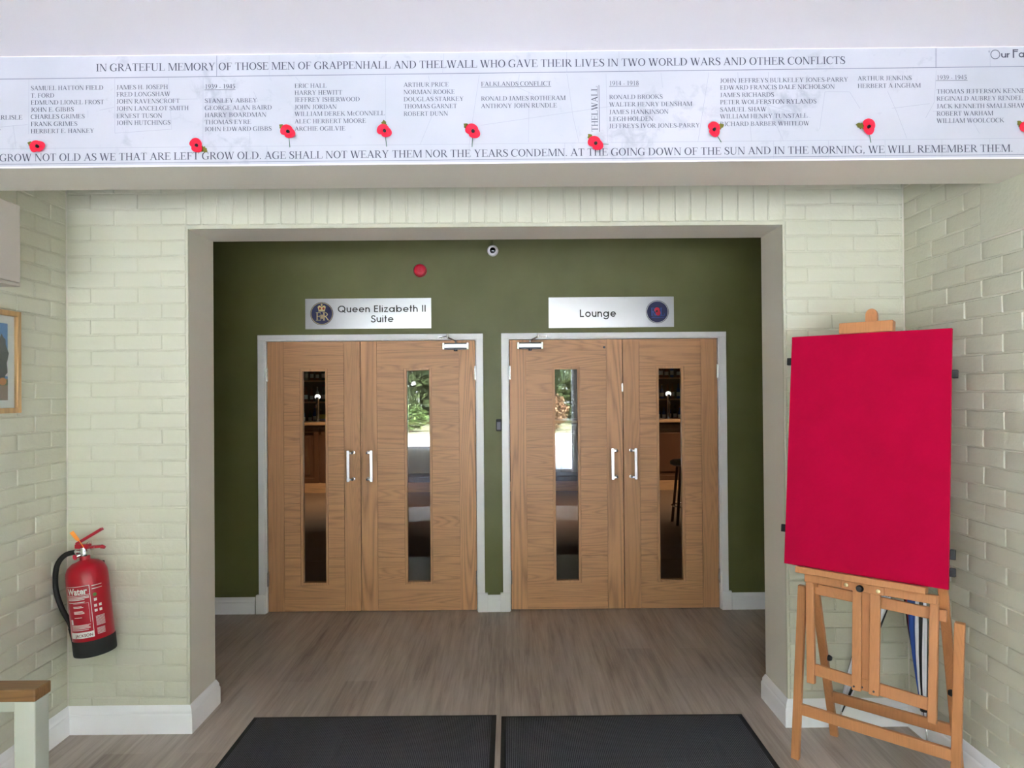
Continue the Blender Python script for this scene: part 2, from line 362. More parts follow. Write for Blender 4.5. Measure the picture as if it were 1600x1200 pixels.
M_felt = mat('crimson_felt', (172, 0, 50), 0.9, spec=0.1)
bsdf(M_felt).inputs['Sheen Weight'].default_value = 0.1
v = coords(M_felt); base(M_felt, ramp(M_felt, noise(M_felt, v, 9, 3), [(0.3, lin(170, 0, 49)), (0.7, lin(180, 0, 54))])); bump(M_felt, noise(M_felt, v, 500, 2), 0.15, 0.001)

M_marble = mat('pale_marble_print', (218, 220, 232), 0.45, spec=0.4)
v = coords(M_marble)
big = noise(M_marble, v, 2.2, 3); spot = noise(M_marble, v, 20.0, 5, 0.65, 0.5)
c1 = ramp(M_marble, big, [(0.3, lin(170, 173, 183)), (0.7, lin(184, 184, 194))])
spot2 = noise(M_marble, v, 3.0, 2); msk = mth(M_marble, 'MULTIPLY', spot, spot2)
base(M_marble, mixc(M_marble, ramp(M_marble, msk, [(0.31, (0, 0, 0)), (0.46, (0.42, 0.42, 0.42))]), c1, lin(124, 126, 142)))
M_ink = mat('grey_carved_lettering', (54, 54, 72), 0.6)
M_joint = mat('grey_slab_joint', (152, 154, 170), 0.6)
M_jointd = mat('dark_slab_joint', (116, 118, 136), 0.6)

M_sign = mat('brushed_aluminium', (205, 206, 212), 0.30, 0.9)
v = coords(M_sign, (3, 1, 900)); bump(M_sign, noise(M_sign, v, 1.0, 2), 0.25, 0.0006)
M_navy = mat('navy_enamel', (28, 34, 84), 0.4)
M_gold = mat('gold_print', (232, 214, 150), 0.5)
M_letter = mat('black_letter', (14, 14, 16), 0.5)
M_red = mat('red_enamel', (172, 8, 34), 0.3)
M_redpl = mat('red_plastic', (206, 26, 60), 0.3)
M_poppy = mat('poppy_red_paper', (228, 36, 62), 0.7, spec=0.2)
M_leaf = mat('poppy_green_paper', (104, 104, 44), 0.8, spec=0.2)
M_stemg = mat('green_plastic_stem', (70, 112, 84), 0.5)
M_ivory = mat('ivory_print', (226, 226, 222), 0.5)

def glass_mat(name, tint):
    m = bpy.data.materials.new(name); m.use_nodes = True; t = m.node_tree; t.nodes.clear()
    tr = t.nodes.new('ShaderNodeBsdfTransparent'); tr.inputs[0].default_value = (*tint, 1)
    gl = t.nodes.new('ShaderNodeBsdfGlossy'); gl.inputs['Roughness'].default_value = 0.0; gl.inputs['Color'].default_value = (1, 1, 1, 1)
    fr = t.nodes.new('ShaderNodeFresnel'); ge = t.nodes.new('ShaderNodeNewGeometry'); ma = t.nodes.new('ShaderNodeMath'); ma.operation = 'MULTIPLY_ADD'; ma.inputs[1].default_value = 1/1.52-1.52; ma.inputs[2].default_value = 1.52
    t.links.new(ge.outputs['Backfacing'], ma.inputs[0]); t.links.new(ma.outputs[0], fr.inputs[0])
    mx = t.nodes.new('ShaderNodeMixShader'); out = t.nodes.new('ShaderNodeOutputMaterial')
    t.links.new(fr.outputs[0], mx.inputs[0]); t.links.new(tr.outputs[0], mx.inputs[1]); t.links.new(gl.outputs[0], mx.inputs[2]); t.links.new(mx.outputs[0], out.inputs[0])
    return m
M_glass = glass_mat('clear_glass', (0.93, 0.95, 0.94))
M_bottleg = glass_mat('bottle_glass', (0.35, 0.45, 0.3))

# ------------------------------------------------------------------ structure
XL, XR = -2.0855, 1.9354          # side walls
YF, YB = -1.79, -1.50             # brick portal, front and back face
OL, OR_, OZ = -1.505, 1.353, 2.404 # its opening
ZC = 2.795
def struct(mb, name, m, **k): return mb.build(name, m, kind='structure', **k)

mb = MB(); mb.add([(-6, -9, 0), (6, -9, 0), (6, 9, 0), (-6, 9, 0), (-6, -9, -.1), (6, -9, -.1), (6, 9, -.1), (-6, 9, -.1)], [(0, 1, 2, 3), (7, 6, 5, 4), (0, 4, 5, 1), (1, 5, 6, 2), (2, 6, 7, 3), (3, 7, 4, 0)])
struct(mb, 'floor', M_floor)
mb = MB(); mb.box(XL+.03, XR-.03, YR+.03, -4.6, .0005, .006); struct(mb, 'added_glare_matting', M_mat)  # unseen dark sheet, added to cut floor glare mirrored in the door panes
mb = MB(); mb.box(XL-.3, XR+.3, YR-.2, -2.6, ZC, ZC+.12); mb.box(XL-.3, XR+.3, -2.6, YF+.05, ZC, ZC+.12); struct(mb, 'ceiling', M_ceil)
mb = MB(); mb.box(-3.2, 3.2, YB-.05, 0.1, 2.86, 2.98); struct(mb, 'ceiling_lobby', M_ceil)

ROW = 0.0752; ZTOP = 2.575
def bricks(mb, u0, u1, zlo, zhi, joint, fn, skip=None, L=0.2255, cut=None):
    """painted brick faces with rounded arrises; joint(k) gives one joint position in row k; fn(u,z,n)->world"""
    for k in range(-3, 35):
        zt, zb = ZTOP-ROW*k, ZTOP-ROW*(k+1)
        if zt <= zlo+0.004 or zb >= zhi-0.004: continue
        zt, zb = min(zt, zhi), max(zb, zlo)
        j = joint(k); us = sorted({u0, u1} | {j+L*i for i in range(-60, 60) if u0+0.012 < j+L*i < u1-0.012})
        if cut and zt > cut[1]+.01: us = sorted({u for u in us if abs(u-cut[0]) > .02} | {cut[0]})
        for a, b in zip(us[:-1], us[1:]):
            if skip and skip((a+b)/2, (zt+zb)/2): continue
            t1, t2, pr = random.uniform(-.0005, .0005), random.uniform(-.0005, .0005), random.uniform(-.0008, .0008)
            jit = [random.uniform(-.0012, .0012) for _ in range(4)]
            q = []
            for ins, n in ((0, -.0055), (.0032, -.0052), (.0058, -.0010), (.0095, 0.0)):
                for ci, (uu, zz) in enumerate(((a+ins, zb+ins), (b-ins, zb+ins), (b-ins, zt-ins), (a+ins, zt-ins))):
                    su = -1 if ci in (0, 3) else 1; sz = -1 if ci < 2 else 1
                    off = 0 if ins == 0 else pr + t1*su + t2*sz
                    zj = jit[ci] if ins else 0
                    q.append(fn(uu+zj*.7, zz+zj, n+off))
            fs = [(r*4+c, r*4+(c+1) % 4, (r+1)*4+(c+1) % 4, (r+1)*4+c) for r in range(3) for c in range(4)] + [(12, 13, 14, 15)]
            mb.add(q, fs)

# side walls
YBR = -5.6
fl = lambda u, z, n: (XL+n, YF-u, z)
fr_ = lambda u, z, n: (XR-n, YF-u, z)
mb = MB(); bricks(mb, 0, YF-YBR, 0.0, ZC, lambda k: (.115 if k % 2 else 0.0), fl)
wl = struct(mb, 'wall_left', M_brick, smooth=25)
mb = MB(); mb.box(XL-.25, XL-.0064, YR, YF+.02, 0, ZC); mb.box(XL-.0064, XL, YR, YBR, 0, ZC); mb.build('wall_core', M_plaster, wl)
mb = MB(); bricks(mb, 0, YF-YBR, 0.0, ZC, lambda k: (.104 if k % 2 else 0.222), fr_, skip=lambda u, z: u > .553 and z > 2.21, cut=(.553, 2.2))
wr = struct(mb, 'wall_right', M_brick, smooth=25)
mb = MB(); mb.box(XR+.0064, XR+.25, YR, YF+.02, 0, ZC); mb.box(XR, XR+.0064, YR, YBR, 0, ZC); mb.build('wall_core', M_plaster, wr)
mb = MB(); mb.box(XR-.002, XR+.0066, YBR, YF-.555, 2.2045, ZC); mb.build('smooth_render', M_brick, wr, bevel=.004)
# portal with soldier course
ff = lambda u, z, n: (u, YF-n, z)
mb = MB()
bricks(mb, XL, OL-.010, 0, ZC, lambda k: (-1.855 if k % 2 else -1.968), ff)
bricks(mb, OR_+.010, XR, 0, ZC, lambda k: (1.467 if k % 2 else 1.583), ff)
us = OL-.010
n_s = 38; wS = (OR_-OL+.02)/n_s
for i in range(n_s):
    for z0, z1 in ((2.4215, 2.645), (2.645, ZC)):
        a, b = OL-.010+wS*i, OL-.010+wS*(i+1); q = []; pr = random.uniform(-.0012, .0012)
        for ins, n in ((0, -.0055), (.0032, -.0052), (.0058, -.0010), (.0095, 0.0)):
            for uu, zz in ((a+ins, z0+ins), (b-ins, z0+ins), (b-ins, z1-ins), (a+ins, z1-ins)): q.append(ff(uu, zz, n+(pr if ins else 0)))
        mb.add(q, [(r*4+c, r*4+(c+1) % 4, (r+1)*4+(c+1) % 4, (r+1)*4+c) for r in range(3) for c in range(4)] + [(12, 13, 14, 15)])
wp = struct(mb, 'wall_portal', M_brick, smooth=25)
mb = MB(); mb.box(XL-.9, OL, YF+.0064, YB, 0, 2.98); mb.box(OR_, XR+.9, YF+.0064, YB, 0, 2.98); mb.box(OL, OR_, YF+.0064, YB, OZ, 2.98)
mb.build('wall_core', M_plaster, wp)
mb = MB(); mb.box(OL-.010, OL+.0005, YF-.001, YF+.02, 0, OZ+.0175); mb.box(OR_-.0005, OR_+.010, YF-.001, YF+.02, 0, OZ+.0175); mb.box(OL-.010, OR_+.010, YF-.001, YF+.02, OZ-.0005, OZ+.0175)
mb.build('corner_bead', M_brick, wp, bevel=.003)
# beam carrying the memorial
def YBAN(x): return -2.735-0.0075*x
mb = MB(); q = []
for z in (2.404, ZC):
    q += [(XL-.02, YBAN(XL), z), (XR+.02, YBAN(XR), z), (XR+.02, -2.448, z), (XL-.02, -2.448, z)]
mb.add(q, [(0, 3, 2, 1), (4, 5, 6, 7), (0, 1, 5, 4), (1, 2, 6, 5), (2, 3, 7, 6), (3, 0, 4, 7)])
struct(mb, 'beam', M_plaster, bevel=.003)
mb = MB(); mb.box(-6.2, 6.2, YR-.3, 8.5, 2.99, 3.15); struct(mb, 'roof_sun_block', M_plaster)  # slab added above the ceilings to stop sun leaking through gaps
# back wall of the lobby with two door openings
LX0, LX1, RX0, RX1 = -1.7477, -0.2177, 0.0343, 1.5643
DT = 1.986
mb = MB(); yb = 0.16
for x0, x1, z0, z1 in ((-3.2, LX0-.012, 0, 2.98), (LX1+.012, RX0-.012, 0, 2.98), (RX1+.012, 3.2, 0, 2.98), (LX0-.012, LX1+.012, DT+.012, 2.98), (RX0-.012, RX1+.012, DT+.012, 2.98)):
    mb.box(x0, x1, 0, yb, z0, z1)
struct(mb, 'wall_back', M_green)
mb = MB(); mb.box(-3.2, -2.75, YB, 0, 0, 2.98); struct(mb, 'wall_lobby_left', M_green)
mb = MB(); mb.box(2.6, 3.2, YB, 0, 0, 2.98); struct(mb, 'wall_lobby_right', M_green)
mb = MB()
for x0, x1, z0, z1 in ((XL-.3, -2.0, 0, ZC), (-1.0, -0.9, 0, ZC), (1.28, XR+.3, 0, ZC), (-2.0, -1.0, 0, .46), (-2.0, 1.28, 2.45, ZC)):
    mb.box(x0, x1, YR-.2, YR, z0, z1)
struct(mb, 'wall_entrance', M_plaster)

# skirtings
SK = [(0, 0), (.019, 0), (.019, .082), (.0175, .090), (.0145, .094), (.0145, .104), (.012, .112), (.006, .124), (.003, .130), (0, .130)]
SKB = [(a, b*0.925) for a, b in SK]
def skirting(name, path, side, prof=SK): mb = MB(); mb.sweep(path, prof, side); struct(mb, name, M_white, smooth=30)
skirting('baseboard_left', [(XL, YR+.05), (XL, YF), (OL, YF), (OL, YB), (-2.4, YB)], 1)
skirting('baseboard_right', [(XR, YR+.05), (XR, YF), (OR_, YF), (OR_, YB), (2.4, YB)], -1)
skirting('baseboard_back', [(-2.74, 0), (-1.838, 0)], 1, SKB)
skirting('baseboard_back_middle', [(-0.146, 0), (-0.044, 0)], 1, SKB)
skirting('baseboard_back_right', [(1.648, 0), (2.59, 0)], 1, SKB)
# architraves: lining + face + plinth blocks, one per pair
def architrave(name, x0, x1):
    mb = MB(); w = .050; t = .018; g = .003
    for a, b in ((x0-w-.010, x0-.010), (x1+.010, x1+w+.010)): mb.box(a, b, -t, 0.001, 0.0, DT+.010)
    mb.box(x0-w-.010, x1+w+.010, -t, 0.001, DT+.0098, DT+.048)
    mb.box(x0-.0118, x0-g, -.006, yb, 0, DT+.0118); mb.box(x1+g, x1+.0118, -.006, yb, 0, DT+.0118); mb.box(x0-.0118, x1+.0118, -.006, yb, DT+g, DT+.0118)
    o = struct(mb, name, M_white, bevel=.003)
    for a, b in ((x0-w-.030, x0-.008), (x1+.008, x1+w+.030)):
        mb = MB(); mb.box(a, b, -.024, 0.001, 0, .138); mb.build('plinth_block', M_white, o, bevel=.003)
architrave('trim_1', LX0, LX1); architrave('trim_2', RX0, RX1)

# ------------------------------------------------------------------ the four door leaves
def door(n, x0, x1, gap_side, label, closer=None, extra=None):
    yf, ybk = .012, .056; z0, z1 = .007, DT-.001; st = .118; x0 += .0018; x1 -= .0018
    r = thing('door_%d' % n, label, 'door', ((x0+x1)/2, yf, 0), group='oak door leaves', kind='structure')
    cx = (x0+x1)/2; gw = .083; bw = .018; gz0, gz1 = .216, 1.767; e = .0090
    for a, b in ((x0, x0+st), (x1-st, x1)):
        m = MB(); m.box(a, b, yf, ybk, z0, z1); m.build('stile', OAK_C if n in (2, 3) else OAK_V, r, bevel=.0012)
    m = MB(); a, b = x0+st, x1-st; gl, gr = cx-gw-bw, cx+gw+bw
    m.box(a, b, yf+e, ybk, gz1+bw, z1); m.box(a, b, yf+e, ybk, z0, gz0-bw); m.box(a, gl, yf+e, ybk, gz0-bw, gz1+bw); m.box(gr, b, yf+e, ybk, gz0-bw, gz1+bw)
    g = .0022; cuts = [gz0-bw-.0, .400, .800, 1.198, 1.595, gz1+bw]
    m.box(a+g, b-g, yf, yf+e, gz1+bw, z1); m.box(a+g, b-g, yf, yf+e, z0, gz0-bw)
    for c0, c1 in zip(cuts[:-1], cuts[1:]):
        lo = c0+(g if c0 != cuts[0] else 0); hi = c1-(g if c1 != cuts[-1] else 0)
        m.box(a+g, gl-g, yf, yf+e, lo, hi); m.box(gr+g, b-g, yf, yf+e, lo, hi)
    m.build('panel', OAK_H, r)
    m = MB()
    for yy0, yy1, b2 in ((yf+.001, yf+.020, bw), (yf+.026, ybk-.001, bw)):
        m.box(gl, gl+b2, yy0, yy1, gz0-bw, gz1+bw); m.box(gr-b2, gr, yy0, yy1, gz0-bw, gz1+bw); m.box(gl+b2, gr-b2, yy0, yy1, gz1, gz1+bw); m.box(gl+b2, gr-b2, yy0, yy1, gz0-bw, gz0)
    m.build('glazing_bead', OAK_V, r, bevel=.002)
    m = MB(); m.box(gl+.004, gr-.004, yf+.0202, yf+.0258, gz0-.012, gz1+.012); m.build('glass_pane', M_glass, r)
    # cranked pull handle, its bar away from the meeting gap
    s = -1 if gap_side > 0 else 1           # direction of the crank
    gx = x1 if gap_side > 0 else x0
    px = gx + s*.052; bxx = gx + s*.082
    m = MB(); so = .048
    for z in (.975, 1.168):
        m.cyl((px, yf+.001, z), (px, yf-.004, z), .013); m.bar((px, yf-.002, z), (px, yf-so, z), .016, .016); m.bar((px-s*.008, yf-so+.006, z), (bxx, yf-so+.006, z), .016, .012, (0, 1, 0))
    m.bar((bxx, yf-so+.005, .957), (bxx, yf-so+.005, 1.187), .022, .014, (0, 1, 0))
    m.build('pull_handle', M_steel, r, bevel=.0025, label='polished steel pull handle')
    hx = x0-.002 if gap_side > 0 else x1+.002
    for z in (1.745, .245):
        m = MB(); m.cyl((hx, yf-.009, z-.05), (hx, yf-.009, z+.05), .0065); m.box(hx-.008, hx+.008, yf-.004, yf+.0005, z-.05, z+.05); m.build('hinge', M_steel, r, smooth=30)
    if closer:
        c0, c1, d = closer; cc = (c0+c1)/2; zc = 1.941
        m = MB(); m.box(c0+.012, c1-.012, yf-.048, yf, zc-.014, zc+.017); b_ = m.build('door_closer', M_satin, r, bevel=.004, label='silver overhead closer body')
        m = MB(); m.box(c0, c0+.016, yf-.046, yf, zc-.026, zc+.026); m.box(c1-.016, c1, yf-.046, yf, zc-.026, zc+.026); m.build('end_cap', M_chrome, b_, bevel=.003)
        m = MB(); m.box(c0+.010, c1-.010, yf-.040, yf, zc-.024, zc-.0142); m.cyl((cc, yf-.026, zc-.020), (cc, yf-.026, zc-.036), .014, .012); m.box(c0+.014, c1-.014, yf-.036, yf, zc+.0172, zc+.024); m.build('closer_plate', M_dark, b_)
        m = MB(); zt = zc+.052
        m.cyl((cc, yf-.024, zc+.016), (cc, yf-.024, zt-.012), .008, .007); m.bar((cc, yf-.024, zt-.014), (cc+d*.058, yf-.060, zt+.012), .014, .007)
        m.cyl((cc+d*.058, yf-.060, zt), (cc+d*.058, yf-.060, zt+.036), .006); m.bar((cc+d*.058, yf-.060, zt+.018), (cc+d*.112, yf-.040, zt+.012), .012, .006)
        m.cyl((cc+d*.095, yf-.038, zt+.012), (cc+d*.125, yf-.036, zt+.010), .006); m.box(cc+d*.11-.016, cc+d*.11+.016, yf-.040, yf-.0285, zt+.004, zt+.020)
        m.build('closer_arm', M_steel, b_, smooth=30)
    if extra: extra(r, x0, x1, yf)
    return r
def coat_screw(r, x0, x1, yf):
    m = MB(); m.cyl((x1-.132, yf+.001, 1.927), (x1-.132, yf-.006, 1.927), .009, .007); m.build('rubber_stop', M_dark, r, smooth=30)
    m = MB(); m.box(x1-.006, x1+.002, yf-.003, yf+.01, 1.60, 1.66); m.build('latch_plate', M_steel, r)
door(1, LX0, LX0+.684, 1, 'narrow oak door leaf at the far left of the left pair, under the two-line name plate')
door(2, LX0+.685, LX1, -1, 'wide oak door leaf with overhead closer, right half of the left pair', closer=(-.455, -.262, -1))
door(3, RX0, RX0+.832, 1, 'wide oak door leaf with overhead closer, left half of the right pair', closer=(.091, .282, 1), extra=coat_screw)
door(4, RX0+.833, RX1, -1, 'narrow oak door leaf at the far right, nearest the red board')

# ------------------------------------------------------------------ memorial banner
BT, BB = 2.790, 2.406
fb = lambda off: (lambda x, z: (x, YBAN(x)-off, z))
ban = thing('memorial_banner', 'long pale marble-effect memorial panel of carved names across the beam', 'memorial panel', (-.07, YBAN(-.07), BB))
def slab(mb, x0, x1, z0, z1, o0, o1):
    q = [(x, YBAN(x)-o, z) for z in (z0, z1) for x, o in ((x0, o1), (x1, o1), (x1, o0), (x0, o0))]
    mb.add(q, [(0, 3, 2, 1), (4, 5, 6, 7), (0, 1, 5, 4), (1, 2, 6, 5), (2, 3, 7, 6), (3, 0, 4, 7)])
mb = MB(); slab(mb, XL+.002, XR-.002, BB, 2.7885, .0005, .006); mb.build('panel', M_marble, ban)
mb = MB(); slab(mb, XL+.002, XR-.002, BB-.004, BB+.001, .0002, .0075); slab(mb, XL+.002, XR-.002, 2.7886, 2.7905, .0002, .0065); mb.build('edge_trim', M_ceil, ban)
mb = MB()
def crack(pts, w=.0011, o=.0063):
    f = fb(o)
    for (xa, za), (xb, zb) in zip(pts[:-1], pts[1:]):
        dx, dz = xb-xa, zb-za; l = math.hypot(dx, dz); nx, nz = -dz/l*w/2, dx/l*w/2
        mb.add([f(xa+nx, za+nz), f(xb+nx, zb+nz), f(xb-nx, zb-nz), f(xa-nx, za-nz)], [(0, 1, 2, 3)])
crack([(XL+.01, 2.711), (XR-.01, 2.721)], .0024); crack([(XL+.01, BB+.010), (XR-.01, BB+.010)], .002)
crack([(1.513, 2.718), (1.514, 2.786)], .0022); crack([(-.973, 2.713), (-.972, 2.786)], .0016)
mb.build('slab_edge', M_jointd, ban, fix=False)
mb = MB()
crack([(XL+.01, 2.469), (XR-.01, 2.472)])
for pts in ([(-1.625,2.71),(-1.626,2.52)],[(-1.327,2.71),(-1.327,2.52),(-1.13,2.532),(-1.134,2.60)],[(-1.14,2.71),(-1.138,2.65),(-1.165,2.63)],[(-1.13,2.635),(-1.04,2.636)],
  [(-1.02,2.71),(-1.022,2.47)],[(-1.01,2.63),(-.83,2.625),(-.845,2.66)],[(-.86,2.52),(-.862,2.47)],[(-.70,2.71),(-.66,2.66)],[(-.388,2.71),(-.388,2.53)],[(-.24,2.71),(-.215,2.60),(-.27,2.47)],
  [(-.063,2.71),(-.10,2.47)],[(.075,2.71),(.07,2.665),(.125,2.64)],[(.108,2.65),(.105,2.475)],[(-.06,2.535),(.38,2.595),(.47,2.60)],[(.24,2.71),(.26,2.56),(.28,2.47)],[(.375,2.71),(.378,2.47)],
  [(.565,2.71),(.57,2.66)],[(.73,2.71),(.69,2.47)],[(.83,2.71),(.832,2.66),(.86,2.64),(.84,2.60)],[(.935,2.71),(.935,2.665)],[(.92,2.60),(1.08,2.55)],[(1.13,2.64),(1.215,2.638),(1.25,2.58)],[(1.13,2.64),(1.11,2.51)],
  [(.87,2.53),(.875,2.47)],[(.93,2.60),(.985,2.47)],[(1.514,2.71),(1.506,2.60),(1.475,2.545)],[(1.345,2.64),(1.375,2.57),(1.41,2.475)],[(1.36,2.58),(1.49,2.595)],[(1.5,2.568),(1.60,2.57)],[(1.62,2.565),(1.66,2.49)],
  [(-1.68,2.55),(-1.67,2.47)],[(-1.63,2.553),(-1.73,2.545)],[(-1.42,2.60),(-1.42,2.575)],[(-1.38,2.60),(-1.33,2.61)],
  [(-.79,2.715),(-.79,2.786)],[(.24,2.716),(.24,2.786)],[(.42,2.716),(.42,2.786)],[(1.70,2.72),(1.70,2.786)],[(-.19,2.713),(-.185,2.786)],
  [(-.8,2.41),(-.8,2.468)],[(-.1,2.41),(-.1,2.47)],[(.43,2.41),(.428,2.47)],[(.95,2.41),(.95,2.47)],[(1.14,2.41),(1.14,2.47)],[(1.335,2.41),(1.335,2.47)],[(1.53,2.41),(1.53,2.47)],[(1.695,2.41),(1.695,2.47)],[(.23,2.41),(.23,2.47)],[(.32,2.468),(.375,2.468)]):
    crack(pts)
mb.build('slab_joint', M_joint, ban, fix=False)
LINES = [
 ('IN GRATEFUL MEMORY OF THOSE MEN OF GRAPPENHALL AND THELWALL WHO GAVE THEIR LIVES IN TWO WORLD WARS AND OTHER CONFLICTS', -1.392, 1.2013, 2.7353, 0.0259),
 ('GROW NOT OLD AS WE THAT ARE LEFT GROW OLD. AGE SHALL NOT WEARY THEM NOR THE YEARS CONDEMN. AT THE GOING DOWN OF THE SUN AND IN THE MORNING, WE WILL REMEMBER THEM.', -1.7284, 1.7749, 2.4256, 0.0254),
 ('SAMUEL HATTON FIELD', -1.6185, -1.3657, 2.6716, 0.015),
 ('T. FORD', -1.6186, -1.5361, 2.646, 0.015),
 ('EDMUND LIONEL FROST', -1.6186, -1.3637, 2.6216, 0.0149),
 ('JOHN E. GIBBS', -1.6187, -1.4685, 2.597, 0.0149),
 ('CHARLES GRIMES', -1.6188, -1.4307, 2.5725, 0.0149),
 ('FRANK GRIMES', -1.6189, -1.4566, 2.5471, 0.0149),
 ('HERBERT E. HANKEY', -1.6189, -1.3979, 2.5221, 0.0149),
 ('JAMES H. JOSEPH', -1.3209, -1.1416, 2.6717, 0.0149),
 ('FRED LONGSHAW', -1.321, -1.1337, 2.6472, 0.0149),
 ('JOHN RAVENSCROFT', -1.3211, -1.1009, 2.6227, 0.0149),
 ('JOHN LANCELOT SMITH', -1.3212, -1.0699, 2.5977, 0.0149),
 ('ERNEST TUSON', -1.3213, -1.1617, 2.5722, 0.0149),
 ('JOHN HUTCHINGS', -1.3214, -1.1333, 2.5482, 0.0149),
 ('1939 - 1945', -1.0148, -0.9079, 2.6715, 0.0149),
 ('STANLEY ABBEY', -1.015, -0.8326, 2.6221, 0.0149),
 ('GEORGE ALAN BAIRD', -1.0151, -0.7815, 2.5971, 0.0149),
 ('HARRY BOARDMAN', -1.0152, -0.8006, 2.5724, 0.0149),
 ('THOMAS EYRE', -1.0154, -0.8532, 2.5476, 0.0149),
 ('JOHN EDWARD GIBBS', -1.0155, -0.7828, 2.5236, 0.0149),
 ('ERIC HALL', -0.7033, -0.5914, 2.6708, 0.0149),
 ('HARRY HEWITT', -0.7034, -0.5376, 2.6468, 0.0149),
 ('JEFFREY ISHERWOOD', -0.7036, -0.4769, 2.6226, 0.0149),
 ('JOHN JORDAN', -0.7037, -0.557, 2.5971, 0.0149),
 ('WILLIAM DEREK McCONNELL', -0.7039, -0.3906, 2.5732, 0.0149),
 ('ALEC HERBERT MOORE', -0.704, -0.456, 2.5476, 0.0149),
 ('ARCHIE OGILVIE', -0.7042, -0.5275, 2.5219, 0.0149),
 ('ARTHUR PRICE', -0.3255, -0.1682, 2.6707, 0.0149),
 ('NORMAN ROOKE', -0.3256, -0.148, 2.6453, 0.0149),
 ('DOUGLAS STARKEY', -0.3258, -0.1171, 2.6204, 0.0149),
 ('THOMAS GARNET', -0.326, -0.141, 2.5957, 0.0149),
 ('ROBERT DUNN', -0.3262, -0.1719, 2.57, 0.0149),
 ('FALKLANDS CONFLICT', -0.0577, 0.1851, 2.6705, 0.0149),
 ('RONALD JAMES ROTHERAM', -0.0581, 0.235, 2.62, 0.0149),
 ('ANTHONY JOHN RUNDLE', -0.0583, 0.2048, 2.5946, 0.0149),
 ('1914 - 1918', 0.3851, 0.4883, 2.6689, 0.0149),
 ('RONALD BROOKS', 0.3846, 0.5703, 2.6209, 0.0149),
 ('WALTER HENRY DENSHAM', 0.3844, 0.6719, 2.5954, 0.0149),
 ('JAMES HANKINSON', 0.3841, 0.5897, 2.5691, 0.0149),
 ('LEGH HOLDEN', 0.3839, 0.5372, 2.545, 0.0149),
 ('JEFFREYS IVOR JONES-PARRY', 0.3836, 0.6977, 2.5205, 0.0149),
 ('JOHN JEFFREYS BULKELEY JONES-PARRY', 0.7679, 1.2105, 2.674, 0.0149),
 ('EDWARD FRANCIS DALE NICHOLSON', 0.7677, 1.1637, 2.65, 0.0149),
 ('JAMES RICHARDS', 0.7674, 0.9544, 2.6244, 0.0149),
 ('PETER WOLFERSTON RYLANDS', 0.7671, 1.1003, 2.5997, 0.0149),
 ('SAMUEL SHAW', 0.7668, 0.9277, 2.574, 0.0149),
 ('WILLIAM HENRY TUNSTALL', 0.7666, 1.0692, 2.5501, 0.0149),
 ('RICHARD BARBER WHITLOW', 0.7663, 1.0749, 2.5239, 0.0149),
 ('ARTHUR JENKINS', 1.2424, 1.4289, 2.6773, 0.0149),
 ('HERBERT A INGHAM', 1.242, 1.46, 2.6511, 0.0149),
 ('1939 - 1945', 1.5144, 1.6191, 2.6776, 0.0149),
 ('THOMAS JEFFERSON KENNED', 1.5138, 1.8351, 2.6291, 0.0149),
 ('REGINALD AUBREY RENDEL', 1.5135, 1.8104, 2.6043, 0.0149),
 ('JACK KENNETH SMALLSHAW', 1.5131, 1.8233, 2.5781, 0.0149),
 ('ROBERT WARHAM', 1.5128, 1.7082, 2.5524, 0.0149),
 ('WILLIAM WOOLCOCK', 1.5125, 1.7454, 2.5278, 0.0149),
 ('ARLISLE', -1.7392, -1.6473, 2.5709, 0.0149),
 ('T', -1.7393, -1.7215, 2.5222, 0.0149),
]
mb = MB(); f = fb(.0068)
for t, x0, x1, zb, cap in LINES: put_text(mb, t, SER, x0, x1, zb, cap, f)
ps, w = text_polys('THELWALL', SER); s_ = (2.667-2.509)/w
for p in ps: mb.add([f(.3450-b*.0215, 2.509+a*s_) for a, b in p], [tuple(range(len(p)))])
for x0, x1, z in ((-1.0148, -.9079, 2.6665), (-.0577, .1851, 2.6665), (.3851, .4883, 2.6645), (1.512, 1.621, 2.6735)):
    mb.add([f(x0, z), f(x1, z), f(x1, z+.0014), f(x0, z+.0014)], [(0, 1, 2, 3)])
mb.add([f(.3495, 2.508), f(.3512, 2.508), f(.3512, 2.670), f(.3495, 2.670)], [(0, 1, 2, 3)])
# corner title in round letters, cut by the edge of the photo
put_text(mb, "'", SAN, 1.6940, 1.6990, 2.752, .024, f)
for p in ring(0, 0, .0165, .0165, .0142, .0142): mb.add([f(1.7177+a, 2.7628+b) for a, b in p], [(0, 1, 2, 3)])
put_text(mb, 'ur', SAN, 1.737, 1.769, 2.7515, .021, f); put_text(mb, 'F', SAN, 1.777, 1.797, 2.756, .024, f); put_text(mb, 'all', SAN, 1.797, 1.833, 2.7515, .024, f)
mb.build('lettering', M_ink, ban, fix=False, label='grey carved lettering')

